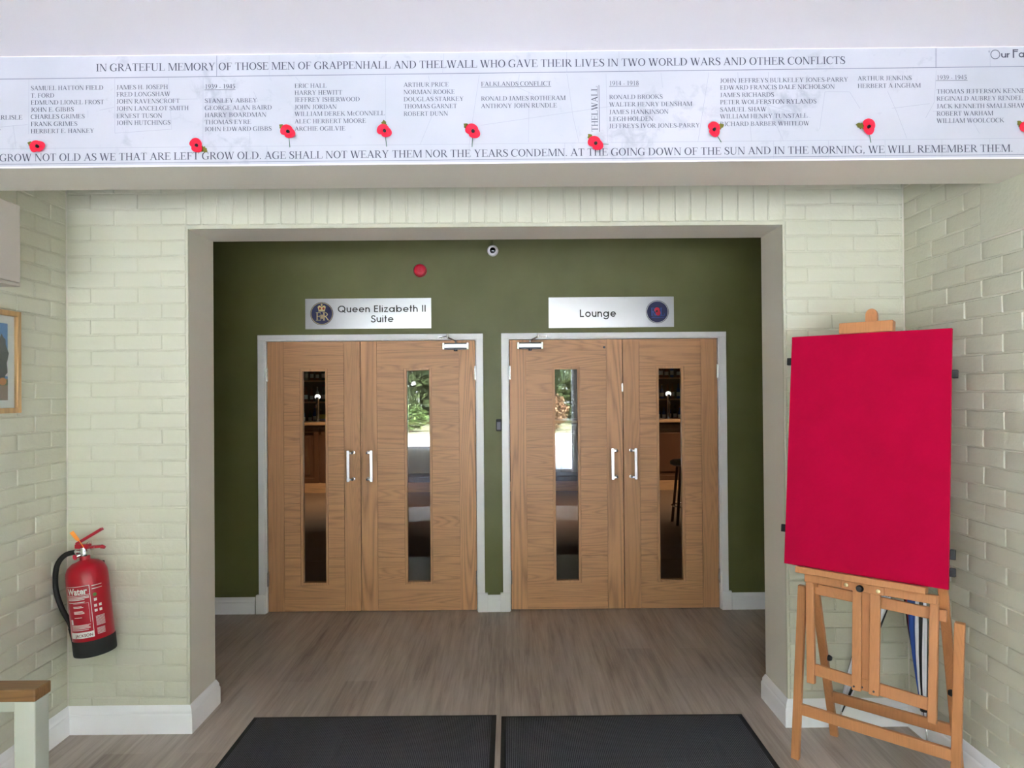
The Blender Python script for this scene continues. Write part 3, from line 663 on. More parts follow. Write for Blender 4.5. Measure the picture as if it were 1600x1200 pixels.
# ------------------------------------------------------------------ paper poppies pinned on the banner
def poppy(x, z, tilt, leafa, stem_to, label, sc=1.0):
    c, s_ = math.cos(tilt), math.sin(tilt); yb_ = YBAN(x)-.0062
    def T(p): return Vector((x+(p.x*c-p.z*s_)*sc, yb_-p.y, z+(p.x*s_+p.z*c)*sc))
    r = thing('paper_poppy', label, 'poppy', (x, yb_, z), group='paper poppies on the memorial')
    for cx, cz, rx, rz, y0 in ((-.004, .0075, .0215, .0175, .0035), (.004, -.0085, .0185, .0175, .0065)):
        m = MB(T); q = []; nn = 26
        for rr in (0.0, .45, .8, 1.0):
            for j in range(nn):
                a = 2*PI*j/nn; k = 1+.05*math.sin(3*a+cx*900)
                q.append((cx+rx*rr*k*math.cos(a), y0+.006*rr*rr+.0015*rr*math.sin(2*a), cz+rz*rr*k*math.sin(a)))
        fs = [(i*nn+j, i*nn+(j+1) % nn, (i+1)*nn+(j+1) % nn, (i+1)*nn+j) for i in range(3) for j in range(nn)]
        m.add(q, fs); o = m.build('petal', M_poppy, r, smooth=True); md = o.modifiers.new('thick', 'SOLIDIFY'); md.thickness = .0006
    m = MB(T); m.tube([(0, .004, 0), (0, .0125, 0), (0, .0145, 0)], [.0058, .0058, .004], 16); m.build('button', M_black, r, smooth=40)
    m = MB(); cl, sl = math.cos(leafa), math.sin(leafa)
    out = [(.006, .004), (.014, .010), (.018, .007), (.023, .0125), (.027, .008), (.032, .0095), (.036, .004), (.041, .001), (.037, -.004), (.032, -.008), (.028, -.0065), (.022, -.0105), (.018, -.006), (.012, -.008), (.006, -.004)]
    q = [(x+(a*cl-b*sl)*sc, yb_-.0015-.02*a*sc, z+(a*sl+b*cl)*sc) for a, b in out]
    m.prism(q, (0, -.0007, 0)); m.build('leaf', M_leaf, r)
    if stem_to:
        m = MB(); m.tube([(x, yb_-.003, z), (x+stem_to[0]*.5, yb_-.0028, z+stem_to[1]*.5), (x+stem_to[0], yb_-.002, z+stem_to[1])], .0012, 8); m.build('stem', M_stemg, r, smooth=True)
R = math.radians
poppy(-1.590, 2.474, R(60), R(158), None, 'red paper poppy at the far left end of the memorial, leaf pointing left', 1.02)
poppy(-1.040, 2.472, R(-8), R(-30), None, 'red paper poppy just above the word LEFT, leaf at lower right', 1.0)
poppy(-.724, 2.517, R(20), R(140), (.004, -.052), 'red paper poppy with upright stem, third from the left end of the memorial', 1.02)
poppy(-.391, 2.516, R(22), R(95), (.006, -.052), 'red paper poppy with leaf at its top, fourth from the left end', 1.0)
poppy(-.086, 2.512, R(8), R(138), (-.004, -.052), 'red paper poppy under the FALKLANDS CONFLICT heading', 1.05)
poppy(.336, 2.466, R(15), R(125), (.045, -.001), 'red paper poppy below the vertical THELWALL word', 1.05)
poppy(.744, 2.510, R(-25), R(28), (.026, -.042), 'red paper poppy with leaf at upper right, touching a name column', 1.0)
poppy(1.275, 2.514, R(-35), R(165), (.010, -.052), 'red paper poppy with leaf pointing left, alone in a blank slab area', 1.05)
poppy(1.818, 2.503, R(20), R(135), None, 'red paper poppy at the far right, cut by the picture edge', 1.0)

# ------------------------------------------------------------------ door name plates
def disc(T, cx, cz, r0, r1, y, m, name, parent, label=None):
    mb = MB(T)
    for p in ring(cx, cz, r1, r1, max(r0, .0001), max(r0, .0001), n=48): mb.add([(a, y, b) for a, b in p], [(0, 1, 2, 3)])
    return mb.build(name, m, parent, fix=False, label=label)
def flat(mb, polys, ox, oz, sx, sz, y):
    for p in polys: mb.add([(ox+a*sx, y, oz+b*sz) for a, b in p], [tuple(range(len(p)))])
def plate(name, x0, x1, z0, z1, label):
    r = thing(name, label, 'door sign', ((x0+x1)/2, 0, z0), group='brushed metal name plates')
    mb = MB(); mb.box(x0, x1, -.004, -.0002, z0, z1); mb.build('plate', M_sign, r, bevel=.0006)
    return r
s1 = plate('door_name_plate', -1.460, -.537, 2.076, 2.299, 'brushed metal sign reading Queen Elizabeth II Suite, above the left doors')
mb = MB(); fs_ = lambda x, z: (x, -.0047, z)
put_text(mb, 'Queen Elizabeth II', SAN, -1.222, -.574, 2.197, .050, fs_, .06); mb.build('lettering', M_letter, s1, fix=False); mb = MB(); put_text(mb, 'Suite', SAN, -.980, -.812, 2.123, .050, fs_, .06)
mb.build('lettering', M_letter, s1, fix=False)
e1 = disc(None, -1.339, 2.189, 0, .084, -.0046, M_navy, 'emblem', s1, 'round navy emblem with gold crown')
disc(None, -1.339, 2.189, .077, .080, -.0050, M_gold, 'ring', e1)
mb = MB()
for ch, ox, sx in (('E', -1.383, .044), ('R', -1.334, .048)): flat(mb, SER[ch][1], ox, 2.140, sx, .058, -.0051)
flat(mb, rc(0, .009, 0, .03)+rc(.013, .022, 0, .03), -1.348, 2.152, .7, 1, -.0053)
mb.build('cypher', M_gold, e1, fix=False)
mb = MB()
flat(mb, rc(-.024, .024, 0, .008)+[[(-.024, .010), (.024, .010), (.030, .034), (.018, .045), (0, .034), (-.018, .045), (-.030, .034)]]+rc(-.003, .003, .04, .056)+rc(-.008, .008, .046, .051), -1.339, 2.205, 1, 1, -.0051)
mb.build('crown', M_gold, e1, fix=False)
mb = MB()
for dx in (-.013, .013): flat(mb, ring(dx, .022, .008, .009, .0001, .0001), -1.339, 2.205, 1, 1, -.0054)
mb.build('crown_cap', mat('crimson_print', (170, 50, 40), .5), e1, fix=False)
s2 = plate('door_name_plate', .325, 1.246, 2.071, 2.295, 'brushed metal sign reading Lounge, above the right doors')
mb = MB(); put_text(mb, 'Lounge', SAN, .553, .822, 2.149, .055, fs_, .06); mb.build('lettering', M_letter, s2, fix=False)
e2 = disc(None, 1.124, 2.183, 0, .084, -.0046, M_navy, 'emblem', s2, 'round navy emblem with blue letters and red poppy')
disc(None, 1.124, 2.183, .077, .080, -.0050, M_ivory, 'ring', e2)
mb = MB()
for ch, ox, sx in (('R', 1.074, .040), ('B', 1.104, .040), ('L', 1.142, .040)): flat(mb, SER[ch][1], ox, 2.155, sx, .058, -.0051)
flat(mb, rc(1.078, 1.172, 2.140, 2.143), 0, 0, 1, 1, -.0051)
mb.build('initials', mat('blue_print', (50, 92, 176), .5), e2, fix=False)
mb = MB(); flat(mb, ring(1.122, 2.197, .020, .019, .0001, .0001)+ring(1.129, 2.175, .018, .020, .0001, .0001), 0, 0, 1, 1, -.0054); mb.build('poppy_mark', M_redpl, e2, fix=False)
mb = MB(); flat(mb, ring(1.120, 2.188, .007, .007, .0001, .0001), 0, 0, 1, 1, -.0057); mb.build('poppy_centre', M_black, e2, fix=False)

# ------------------------------------------------------------------ alarm, camera, reader on the green wall
r = thing('fire_alarm_sounder', 'round red fire alarm sounder on the green wall above the left sign', 'fire alarm', (-.614, 0, 2.50))
TY = lambda c: Matrix.Translation(c) @ Matrix.Rotation(PI/2, 4, 'X')
mb = MB(TY((-.614, 0, 2.498))); mb.lathe([(.046, .0002), (.048, .004), (.048, .020), (.044, .026)], 40); mb.build('base', M_red, r, smooth=35)
mb = MB(TY((-.614, 0, 2.500))); mb.lathe([(.042, .0262), (.042, .036), (.039, .044), (.030, .049), (.024, .0495), (.023, .046), (.012, .046), (.011, .050), (.001, .0505)], 40); mb.build('horn', M_redpl, r, smooth=35)
r = thing('security_camera', 'white round security camera high on the green wall between the signs', 'camera', (-.081, 0, 2.642))
mb = MB(TY((-.081, 0, 2.640))); mb.lathe([(.040, .0002), (.041, .012), (.036, .022)], 36); mb.build('mount', M_white, r, smooth=35)
mb = MB(Matrix.Translation((-.081, -.045, 2.634)) @ Matrix.Rotation(R(98), 4, 'X')); mb.lathe([(.036, -.03), (.0405, -.012), (.0405, .008), (.036, .018), (.030, .0205), (.029, .017)], 36); mb.build('housing', M_white, r, smooth=35)
mb = MB(Matrix.Translation((-.081, -.045, 2.636)) @ Matrix.Rotation(R(98), 4, 'X')); mb.lathe([(.0215, .0172), (.0215, .021), (.014, .024), (.001, .025)], 28); mb.build('lens', mat('black_lens', (12, 12, 16), .08), r, smooth=True)
mb = MB(); mb.tube([(-.085, -.010, 2.676), (-.088, -.010, 2.76), (-.088, -.010, 2.857)], .006, 10); mb.build('cable_conduit', M_green, r, smooth=True)
r = thing('access_reader', 'small black access reader on the green wall between the two door pairs', 'access reader', (-.045, 0, 1.362))
mb = MB(); mb.box(-.067, -.0275, -.022, -.0002, 1.318, 1.405); mb.build('body', M_black, r, bevel=.005)
mb = MB(); mb.box(-.062, -.033, -.0245, -.0222, 1.330, 1.385); mb.build('face_plate', mat('grey_reader_face', (96, 96, 112), .35), r, bevel=.003)

# ------------------------------------------------------------------ fire extinguisher
EX = Matrix.Translation((-1.893, -1.892, .423)) @ Matrix.Rotation(R(-6.3), 4, 'Y')
r = thing('fire_extinguisher', 'red water fire extinguisher hung on the pale brick pier, leaning to one side', 'fire extinguisher', (-1.893, -1.892, .423))
mb = MB(EX); mb.lathe([(.084, .055), (.0865, .06), (.0865, .355), (.084, .378), (.074, .402), (.055, .418), (.030, .426), (.022, .430), (.022, .446), (.019, .448)], 48); mb.build('cylinder', M_red, r, smooth=35)
mb = MB(EX); mb.lathe([(.078, 0), (.0875, .004), (.0885, .012), (.0885, .072), (.0870, .075)], 48); mb.build('base_boot', M_rubber, r, smooth=35, label='black rubber base boot')
mb = MB(EX); mb.lathe([(.017, .446), (.019, .450), (.019, .470), (.015, .476), (.015, .486)], 24); mb.tube([(-.012, 0, .466), (-.045, -.004, .470)], [.011, .009], 14); mb.tube([(-.012, -.012, .455), (-.030, -.022, .449)], [.009, .007], 12); mb.build('valve', M_chrome, r, smooth=35)
mb = MB(EX); mb.tube([(-.030, -.022, .449), (-.032, -.026, .4485)], [.0125, .0125], 16); mb.build('pressure_gauge', M_redpl, r, smooth=35)
mb = MB(EX)
mb.bar((-.035, 0, .496), (.030, 0, .488), .024, .020); mb.bar((.02, 0, .484), (.085, 0, .482), .022, .011); mb.tube([(.08, 0, .4815), (.098, 0, .474)], [.010, .007], 10)
mb.bar((-.030, 0, .506), (.095, 0, .562), .020, .013)
mb.build('operating_lever', M_red, r, bevel=.002)
mb = MB(EX); mb.tube([(.022, -.013, .497), (.028, -.017, .508), (.036, -.013, .512), (.038, -.013, .500)], .0015, 8); mb.tube([(.03, -.012, .488), (.04, -.016, .474), (.052, -.012, .474), (.056, -.012, .486)], .001, 6); mb.build('safety_pin', M_chrome, r, smooth=True)
mb = MB(EX); mb.prism([(-.048, -.016, .562), (-.030, -.016, .570), (-.005, -.016, .527), (-.012, -.016, .520), (-.022, -.016, .524)], (0, .002, 0)); mb.tube([(-.010, -.015, .525), (.004, -.0145, .497), (.008, -.014, .487)], .0018, 6); mb.build('security_tag', mat('orange_tag', (255, 160, 60), .5), r)
hp = cat_rom([(-.040, -.004, .470), (-.085, -.006, .462), (-.125, -.004, .425), (-.146, 0, .36), (-.148, 0, .29), (-.130, 0, .21), (-.106, 0, .155), (-.098, 0, .120)], 6)
mb = MB(EX); mb.tube(hp, .0115, 14); mb.build('hose', M_rubber, r, smooth=True)
mb = MB(EX); mb.tube([(-.098, 0, .124), (-.097, 0, .110), (-.096, 0, .06), (-.096, 0, .035)], [.013, .014, .009, .0075], 14); mb.tube([(-.098, 0, .124), (-.098, 0, .116)], [.0145, .0145], 14); mb.build('nozzle', M_black, r, smooth=35)
mb = MB(EX); mb.box(-.03, .03, .082, .098, .30, .40); mb.build('wall_bracket', M_dark, r)
def wrap(x, z, o=.0870):
    a = (x)/.0865 - R(1); return (o*math.sin(a), -o*math.cos(a), z)
mbw = MB(EX)
def lab(x0, x1, z0, z1, o=.0870):
    n = max(1, int((x1-x0)/.006))
    for i in range(n):
        a, b = x0+(x1-x0)*i/n, x0+(x1-x0)*(i+1)/n
        mbw.add([wrap(a, z0, o), wrap(b, z0, o), wrap(b, z1, o), wrap(a, z1, o)], [(0, 1, 2, 3)])
for a, b, c, d in ((-.058, .054, .324, .326), (-.058, .054, .284, .286), (-.058, .054, .117, .119), (-.058, -.056, .118, .326), (.052, .054, .118, .326), (-.058, .054, .092, .117)): lab(a, b, c, d)
random.seed(3)
for z in (.276, .270, .264, .252): lab(-.050, .048 if z > .265 else .03, z, z+.0035)
for z in (.234, .229, .212, .207, .202, .184): lab(-.024, .020+random.uniform(-.01, .012), z, z+.0028)
lab(-.048, -.034, .155, .178); lab(-.024, .044, .248, .2488); lab(.0435, .0443, .160, .2488)
for z in (.150, .145, .140, .135, .128): lab(-.046, .044-random.uniform(0, .01), z, z+.0022)
for z in (.318, .304): lab(.062, .106, z, z+.003)
for x, z in ((.070, .228), (.070, .206), (.090, .228), (.090, .206), (.072, .255)): lab(x-.006, x+.006, z-.006, z+.006)
for z in range(9): lab(.066, .104, .178-z*.005, .1802-z*.005)
for z in range(6): lab(.066, .100, .124-z*.005, .1262-z*.005)
mbw.build('label_print', M_ivory, r, fix=False)
mbw = MB(EX); 
for p in ring(.072, .278, .008, .008, .0001, .0001): mbw.add([wrap(a, b, .0871) for a, b in p], [(0, 1, 2, 3)])
mbw.build('green_mark', mat('green_print', (76, 120, 40), .5), r, fix=False)
def curved_text(txt, x0, x1, zb, cap, m, name, o, bold=.03):
    cu = bpy.data.curves.new('lettering', 'FONT'); cu.body = txt; cu.size = 1.0; cu.offset = bold; cu.resolution_u = 3
    ob = bpy.data.objects.new('lettering', cu); COL.objects.link(ob); bpy.context.view_layer.update()
    me = bpy.data.meshes.new_from_object(ob); bpy.data.objects.remove(ob)
    vs = [v.co.copy() for v in me.vertices]; w0, w1 = min(v.x for v in vs), max(v.x for v in vs); hcap = .73
    q = MB(EX); q.add([wrap(x0+(v.x-w0)/(w1-w0)*(x1-x0), zb+v.y/hcap*cap, o) for v in vs], [tuple(p.vertices) for p in me.polygons])
    q.build(name, m, r, fix=False)
curved_text('Water', -.049, .044, .290, .029, M_ivory, 'title_lettering', .0873, .035)
curved_text('JACKSON', -.030, .048, .098, .013, mat('dark_red_print', (120, 20, 40), .5), 'maker_lettering', .0873, .02)

# ------------------------------------------------------------------ left wall: cabinet, picture, bench
M_cab = mat('warm_grey_cabinet', (196, 188, 178), .5)
r = thing('wall_cabinet', 'white box cabinet high on the left brick wall', 'cabinet', (XL, -2.85, 2.04))
mb = MB(); mb.box(XL+.001, -1.885, -3.35, -2.395, 2.055, 2.362); mb.build('body', M_cab, r, bevel=.006)
mb = MB(); mb.box(XL+.001, -1.8835, -3.35, -2.398, 2.040, 2.0535); mb.build('bottom_flap', M_cab, r, bevel=.003)
r = thing('framed_picture', 'framed landscape print with blue sky hung on the left brick wall', 'picture', (XL, -2.45, 1.539))
y0, y1, z0, z1, fx = -2.76, -2.143, 1.539, 1.970, XL+.028; fw = .022
mb = MB(); mb.box(XL+.001, fx, y1-fw, y1, z0, z1); mb.box(XL+.001, fx, y0, y0+fw, z0, z1); mb.box(XL+.001, fx, y0+fw, y1-fw, z0, z0+fw); mb.box(XL+.001, fx, y0+fw, y1-fw, z1-fw, z1); mb.build('frame', FRAMEW, r, bevel=.002)
mb = MB(); mb.box(XL+.002, XL+.012, y0+fw, y1-fw, z0+fw, z1-fw); mb.build('mount', mat('white_mount', (238, 236, 238), .8), r)
px = XL+.0124; py0, py1, pz0, pz1 = y0+.075, y1-.062, z0+.055, z1-.055
mb = MB()
def yz(pts, mi): mb.cur = mi; mb.add([(px+.0001*mi, a, b) for a, b in pts], [tuple(range(len(pts)))])
yz([(py0, pz0), (py1, pz0), (py1, pz1), (py0, pz1)], 0)
yz([(py0, pz0+.10), (py1, pz0+.10), (py1, pz0+.195), (py1-.05, pz0+.225), (py1-.12, pz0+.205), (py1-.2, pz0+.23), (py0, pz0+.20)], 1)
yz([(py0, pz0), (py1, pz0), (py1, pz0+.09), (py0, pz0+.09)], 2)
for cy, w_, h_ in ((py1-.035, .036, .19), (py1-.11, .05, .14), (py1-.22, .06, .17), (py1-.36, .05, .15)):
    yz([(cy+w_*math.cos(t)*(1+.18*math.sin(7*t)), pz0+.08+h_*.5+h_*.5*math.sin(t)*(1+.08*math.sin(9*t))) for t in [2*PI*i/28 for i in range(28)]], 3)
yz([(py0, pz0+.055), (py1, pz0+.062), (py1, pz0+.085), (py0, pz0+.09)], 4)
for cy in (py1-.03, py1-.16, py1-.3): yz([(cy+.022*math.cos(t), pz0+.078+.016*math.sin(t)) for t in [2*PI*i/16 for i in range(16)]], 5)
mb.build('print', [mat('print_sky', (78, 132, 196), .7), mat('print_cloud', (222, 206, 222), .7), mat('print_ground', (142, 118, 108), .7), mat('print_trees', (52, 56, 66), .7), mat('print_grass', (78, 92, 62), .7), mat('print_shrub', (196, 120, 70), .7)], r, fix=False)
mb = MB(); mb.box(XL+.016, XL+.018, y0+fw, y1-fw, z0+fw, z1-fw); mb.build('glass', M_glass, r)
r = thing('hall_bench', 'painted bench with varnished wooden arm against the left wall', 'bench', (-1.77, -2.93, 0))
M_bench = mat('pale_sage_paint', (184, 187, 174), .45)
ya, yb2 = -2.966, -2.892
def arm(ya, yb2):
    mb = MB(); mb.box(XL+.025, -1.449, ya-.002, yb2+.002, .662, .700); mb.build('arm', OAKTOP, r, bevel=.004, label='varnished oak arm')
    mb = MB(); mb.box(-1.519, -1.453, ya+.003, yb2-.003, 0, .662); mb.build('post', M_bench, r, bevel=.003)
    mb = MB(); mb.box(XL+.03, XL+.09, ya+.003, yb2-.003, 0.0, .662); mb.build('back_post', M_bench, r, bevel=.003)
    mb = MB(); mb.box(XL+.09, -1.519, ya+.02, yb2-.02, .622, .662); mb.build('apron', M_bench, r, bevel=.002)
arm(ya, yb2); arm(-4.40, -4.326)
mb = MB(); mb.box(XL+.03, -1.455, -4.326, -2.99, .385, .42); mb.build('seat', OAKTOP, r, bevel=.004)
mb = MB(); mb.box(XL+.03, XL+.06, -4.326, -2.99, .42, .95); mb.build('backrest', M_bench, r, bevel=.004)

# ------------------------------------------------------------------ door mats
def doormat(x0, x1, y0, y1, label):
    r = thing('door_mat', label, 'mat', ((x0+x1)/2, (y0+y1)/2, 0), group='charcoal entrance mats'); b = .022
    mb = MB(); mb.box(x0+b, x1-b, y0+b, y1-b, .0005, .0085); mb.build('carpet', M_mat, r)
    mb = MB(); mb.box(x0, x1, y0, y0+b, .0005, .006); mb.box(x0, x1, y1-b, y1, .0005, .006); mb.box(x0, x0+b, y0+b, y1-b, .0005, .006); mb.box(x1-b, x1, y0+b, y1-b, .0005, .006); mb.build('rubber_border', M_rubber, r, bevel=.002)
doormat(-1.248, -.046, -3.46, -1.656, 'charcoal ribbed entrance mat on the left, in line with the left doors')
doormat(-.021, 1.168, -3.46, -1.672, 'charcoal ribbed entrance mat on the right, nearer the easel')

# ------------------------------------------------------------------ easel and board
BLp = Vector((1.21454, -2.12323, .85985))
eU = Vector((.72657, -.68709, 0)); eV = Vector((.08016, .08477, .99317)); eW = Vector((-.68240, -.72161, .11667))
def P(u, v, w): return BLp + eU*u + eV*v + eW*w
r = thing('easel', 'beech wooden easel standing in the corner by the right brick wall', 'easel', (1.60, -2.18, 0))
def bar(name, pts, w, t, up, mtl=BEECH, bev=.003, lab_=None):
    mb = MB()
    for a, b in pts: mb.bar(a, b, w, t, up)
    return mb.build(name, mtl, r, bevel=bev, label=lab_)
Nrm = Vector((-.687, -.727, 0)); Uf = Vector((.727, -.687, 0))
FL, FLt = Vector((1.268, -2.085, 0)), Vector((1.290, -2.128, .765))
FR, FRt = Vector((1.723, -2.468, 0)), Vector((1.709, -2.535, .735))
RL, RLt = Vector((1.531, -1.885, 0)), Vector((1.318, -2.178, .80))
RR, RRt = Vector((1.880, -2.252, 0)), Vector((1.668, -2.500, .86))
bar('front_leg', [(FL, FLt)], .024, .034, Uf); bar('front_leg', [(FR, FRt)], .024, .034, Uf)
bar('rear_leg', [(RL, RLt)], .022, .034, Uf); bar('rear_leg', [(RR, RRt)], .022, .034, Uf)
a, b = FL.lerp(FLt, .295), FR.lerp(FRt, .290); bar('front_stretcher', [(a, b)], .020, .046, (0, 0, 1))
a, b = RL.lerp(RLt, .275), RR.lerp(RRt, .262); bar('rear_stretcher', [(a, b)], .020, .046, (0, 0, 1))
bar('upright', [(P(.099, -.03, -.030), P(.118, -.475, -.030))], .032, .024, eW); bar('upright', [(P(.564, -.03, -.030), P(.562, -.500, -.030))], .030, .024, eW)
bar('top_rail', [(P(.083, -.046, -.018), P(.575, -.046, -.018))], .022, .034, eV)
bar('back_rail', [(P(.100, -.090, -.052), P(.600, -.105, -.052))], .020, .044, eV)
bar('lower_rail', [(P(.122, -.417, -.036), P(.548, -.437, -.036))], .018, .046, eV)
bar('slat', [(P(.292, -.030, -.016), P(.299, -.452, -.016))], .034, .016, eW); bar('slat', [(P(.360, -.030, -.016), P(.364, -.452, -.016))], .038, .016, eW)
bar('mast', [(P(.316, -.44, -.044), P(.316, 1.075, -.036))], .046, .022, eW)
mb = MB(); tp = [P(.293, 1.074, -.047)+eU*0]; arc = [(.316-.023*math.cos(PI*i/10), 1.072+.026*math.sin(PI*i/10)) for i in range(11)]
mb.prism([P(u, v, -.047) for u, v in arc], eW*.022); mb.build('mast_tip', BEECH, r, bevel=.002)
bar('canvas_clamp', [(P(.202, 1.013, -.004), P(.411, 1.013, -.004))], .040, .046, eV)
bar('ledge', [(P(.058, -.013, .006), P(.545, -.013, .006))], .052, .026, eV)
bar('clamp_plate', [(P(.234, -.047, -.0035), P(.396, -.047, -.0035))], .006, .034, eV)
def knob(c, d, rr=.014): 
    mb = MB(); c = Vector(c); d = Vector(d).normalized(); mb.tube([c, c+d*.006, c+d*.012, c+d*.020], [.006, rr, rr, rr*.7], 18); return mb.build('knob', M_black, r, smooth=35, label='black plastic knob')
knob(P(.309, -.050, .0005), eW)
k1 = RL.lerp(RLt, .53); knob(k1+Uf*.012, Uf, .013)
k2 = FR.lerp(FRt, .62); knob(k2-Uf*.012, -Uf, .013)
for u, v in ((.254, -.046), (.374, -.049)):
    mb = MB(); c = P(u, v, -.0004); mb.tube([c, c+eW*.003, c+eW*.0045], [.008, .008, .004], 16); mb.build('screw', mat('brass_screw', (214, 196, 150), .3, .9), r, smooth=35)
for u in (.291, .316, .364):
    mb = MB(); c = P(u, -.437, -.0078 if u != .316 else -.0265); mb.tube([c, c+eW*.0022], [.004, .004], 10); mb.build('screw', M_dark, r)
# board
d_ = thing('display_board', 'crimson felt-covered display board resting on the easel ledge', 'display board', tuple(P(.308, 0, 0)))
BWd, BHt = .616, .990
def brd(mb, u0, u1, v0, v1, w0, w1):
    mb.add([P(u, v, w) for w in (w0, w1) for u, v in ((u0, v0), (u1, v0), (u1, v1), (u0, v1))], [(0, 3, 2, 1), (4, 5, 6, 7), (0, 1, 5, 4), (1, 2, 6, 5), (2, 3, 7, 6), (3, 0, 4, 7)])
mb = MB(); brd(mb, 0, BWd, .001, BHt, -.010, .006); mb.build('panel', M_felt, d_, bevel=.002)
for u, v, s in ((0, .881, -1), (0, .150, -1), (BWd, .812, 1), (BWd, .066, 1)):
    mb = MB(); ua, ub = (u-.020, u-.0004) if s < 0 else (u+.0004, u+.020)
    brd(mb, ua, ub, v-.016, v+.016, -.014, .002); mb.build('edge_clip', M_black, d_, bevel=.002, label='black edge clip')
mb = MB(); brd(mb, BWd+.0004, BWd+.018, .112, .150, -.020, -.004); mb.build('edge_clip', M_black, d_, bevel=.002, label='black edge clip')

# ------------------------------------------------------------------ furled umbrellas behind the easel
def umbrella(tip, top, turn, label, stripes, fat=1.0):
    tip, top = Vector(tip), Vector(top); d = (top-tip).normalized(); L = (top-tip).length
    a = d.orthogonal().normalized(); b = d.cross(a)
    r = thing('furled_umbrella', label, 'umbrella', tuple(tip), group='furled umbrellas behind the easel')
    T = lambda p: tip + a*p.x + b*p.y + d*p.z
    mb = MB(T); mb.tube([(0, 0, 0.0), (0, 0, .012), (0, 0, .15)], [.003, .005, .005], 12); mb.build('ferrule', M_chrome, r, smooth=True)
    mb = MB(T); mb.tube([(0, 0, .15), (0, 0, L-.11)], .006, 10); mb.build('shaft', M_black, r, smooth=True)
    mb = MB(T); q = []; n = 64; prof = [(.008, .105), (.014, .15), (.020, .21), (.026, .30), (.034, .42), (.041, .54), (.046, .66), (.044, .71)]
    for i, (rr, z) in enumerate(prof):
        for j in range(n):
            t = 2*PI*j/n; k = .68+.32*abs(math.cos(4*t+turn))**.7
            z2 = z + (.03*math.cos(8*t) if i == len(prof)-1 else 0)
            tt = t+z*2.2
            q.append((rr*fat*k*math.cos(tt), rr*fat*k*math.sin(tt), z2))
    cols = []
    mb.add(q, [])
    for i in range(len(prof)-1):
        for j in range(n):
            mb.cur = stripes[j*len(stripes)//n]
            mb.f.append([i*n+j, i*n+(j+1) % n, (i+1)*n+(j+1) % n, (i+1)*n+j]); mb.mi.append(mb.cur)
    mb.build('canopy', [UM_W, UM_K, UM_B, UM_R], r, smooth=True, fix=False)
    mb = MB(T); mb.tube([(0, 0, .155), (0, 0, .175)], [.019*fat, .021*fat], 20); mb.prism([(.015, -.012, .16), (.034, -.012, .163), (.032, -.012, .175), (.015, -.012, .174)], (0, .004, 0)); mb.build('strap', UM_K, r, smooth=35)
    mb = MB(T); mb.tube([(0, 0, L-.13), (0, 0, L)], [.012, .014], 16); mb.build('handle', M_black, r, smooth=35)
UM_W = mat('white_nylon', (232, 232, 238), .6); UM_K = mat('black_nylon', (30, 28, 34), .6); UM_B = mat('blue_nylon', (44, 84, 170), .6); UM_R = mat('red_nylon', (166, 34, 58), .6)
ST = [0, 1, 3, 2, 2, 0, 1, 0, 0, 1, 0, 0, 2, 3, 0, 0]
umbrella((1.540, -1.868, .002), (1.871, -1.845, .93), .4, 'furled white umbrella with dark trim, leaning across the corner behind the easel', [0, 0, 1, 0, 0, 0, 1, 0, 0, 0, 1, 0], 1.15)
umbrella((1.904, -1.990, .002), (1.835, -1.985, .96), 1.0, 'furled white umbrella with blue and red stripes, standing in the corner behind the easel', ST, 1.0)

# ------------------------------------------------------------------ lounge seen through the door panes
M_lwall = mat('lounge_tan_wall', (92, 70, 48), .7)
mb = MB(); mb.box(-5.9, 5.9, .165, 8.3, .0005, .006); struct(mb, 'floor_lounge', BARF)
mb = MB(); mb.box(-6, 6, 8.3, 8.45, 0, 2.86); struct(mb, 'wall_lounge_back', M_lwall)
mb = MB(); mb.box(-6.1, -5.95, .16, 8.45, 0, 2.86); struct(mb, 'wall_lounge_left', M_lwall)
mb = MB(); mb.box(5.95, 6.1, .16, 8.45, 0, 2.86); struct(mb, 'wall_lounge_right', M_lwall)
mb = MB(); mb.box(-6.1, 6.1, .161, 8.45, 2.86, 2.95); struct(mb, 'ceiling_lounge', M_ceil)
mb = MB(); mb.box(-6.1, -3.2, 0.0, .16, 0, 2.86); mb.box(3.2, 6.1, 0.0, .16, 0, 2.86); struct(mb, 'wall_lounge_front', M_lwall)
r = thing('bar_counter', 'dark panelled bar counter across the lounge, seen through the door panes', 'bar counter', (0, 6.3, 0))
mb = MB(); mb.box(-5.5, 5.5, 6.05, 6.55, .10, 1.08); mb.build('carcass', BARW, r)
mb = MB(); mb.box(-5.55, 5.55, 5.96, 6.60, 1.08, 1.125); mb.build('counter_top', OAK_H, r, bevel=.008, label='varnished counter top')
mb = MB(); mb.box(-5.5, 5.5, 6.02, 6.05, .0, .16); mb.build('kick_board', OAK_H, r)
for i in range(9):
    x = -5.4+i*1.22
    mb = MB(); mb.box(x, x+.08, 6.02, 6.05, .16, 1.05); mb.box(x+1.1, x+1.18, 6.02, 6.05, .16, 1.05); mb.box(x+.08, x+1.1, 6.02, 6.05, .16, .24); mb.box(x+.08, x+1.1, 6.02, 6.05, .97, 1.05); mb.box(x+.14, x+1.04, 6.035, 6.05, .30, .91)
    mb.build('front_panel', BARW, r, bevel=.004)
r = thing('back_bar_shelf', 'dark back bar unit with shelves behind the lounge counter', 'shelf', (0, 8.1, 0))
mb = MB(); mb.box(-5.4, 5.4, 7.75, 8.29, 0, 1.0); mb.build('cupboard', BARW, r)
for z in (1.40, 1.80, 2.18):
    for xa, xb in ((-4.4, -2.3), (1.95, 4.3)):
        mb = MB(); mb.box(xa, xb, 8.02, 8.29, z, z+.025); mb.build('shelf_board', OAK_H, r)
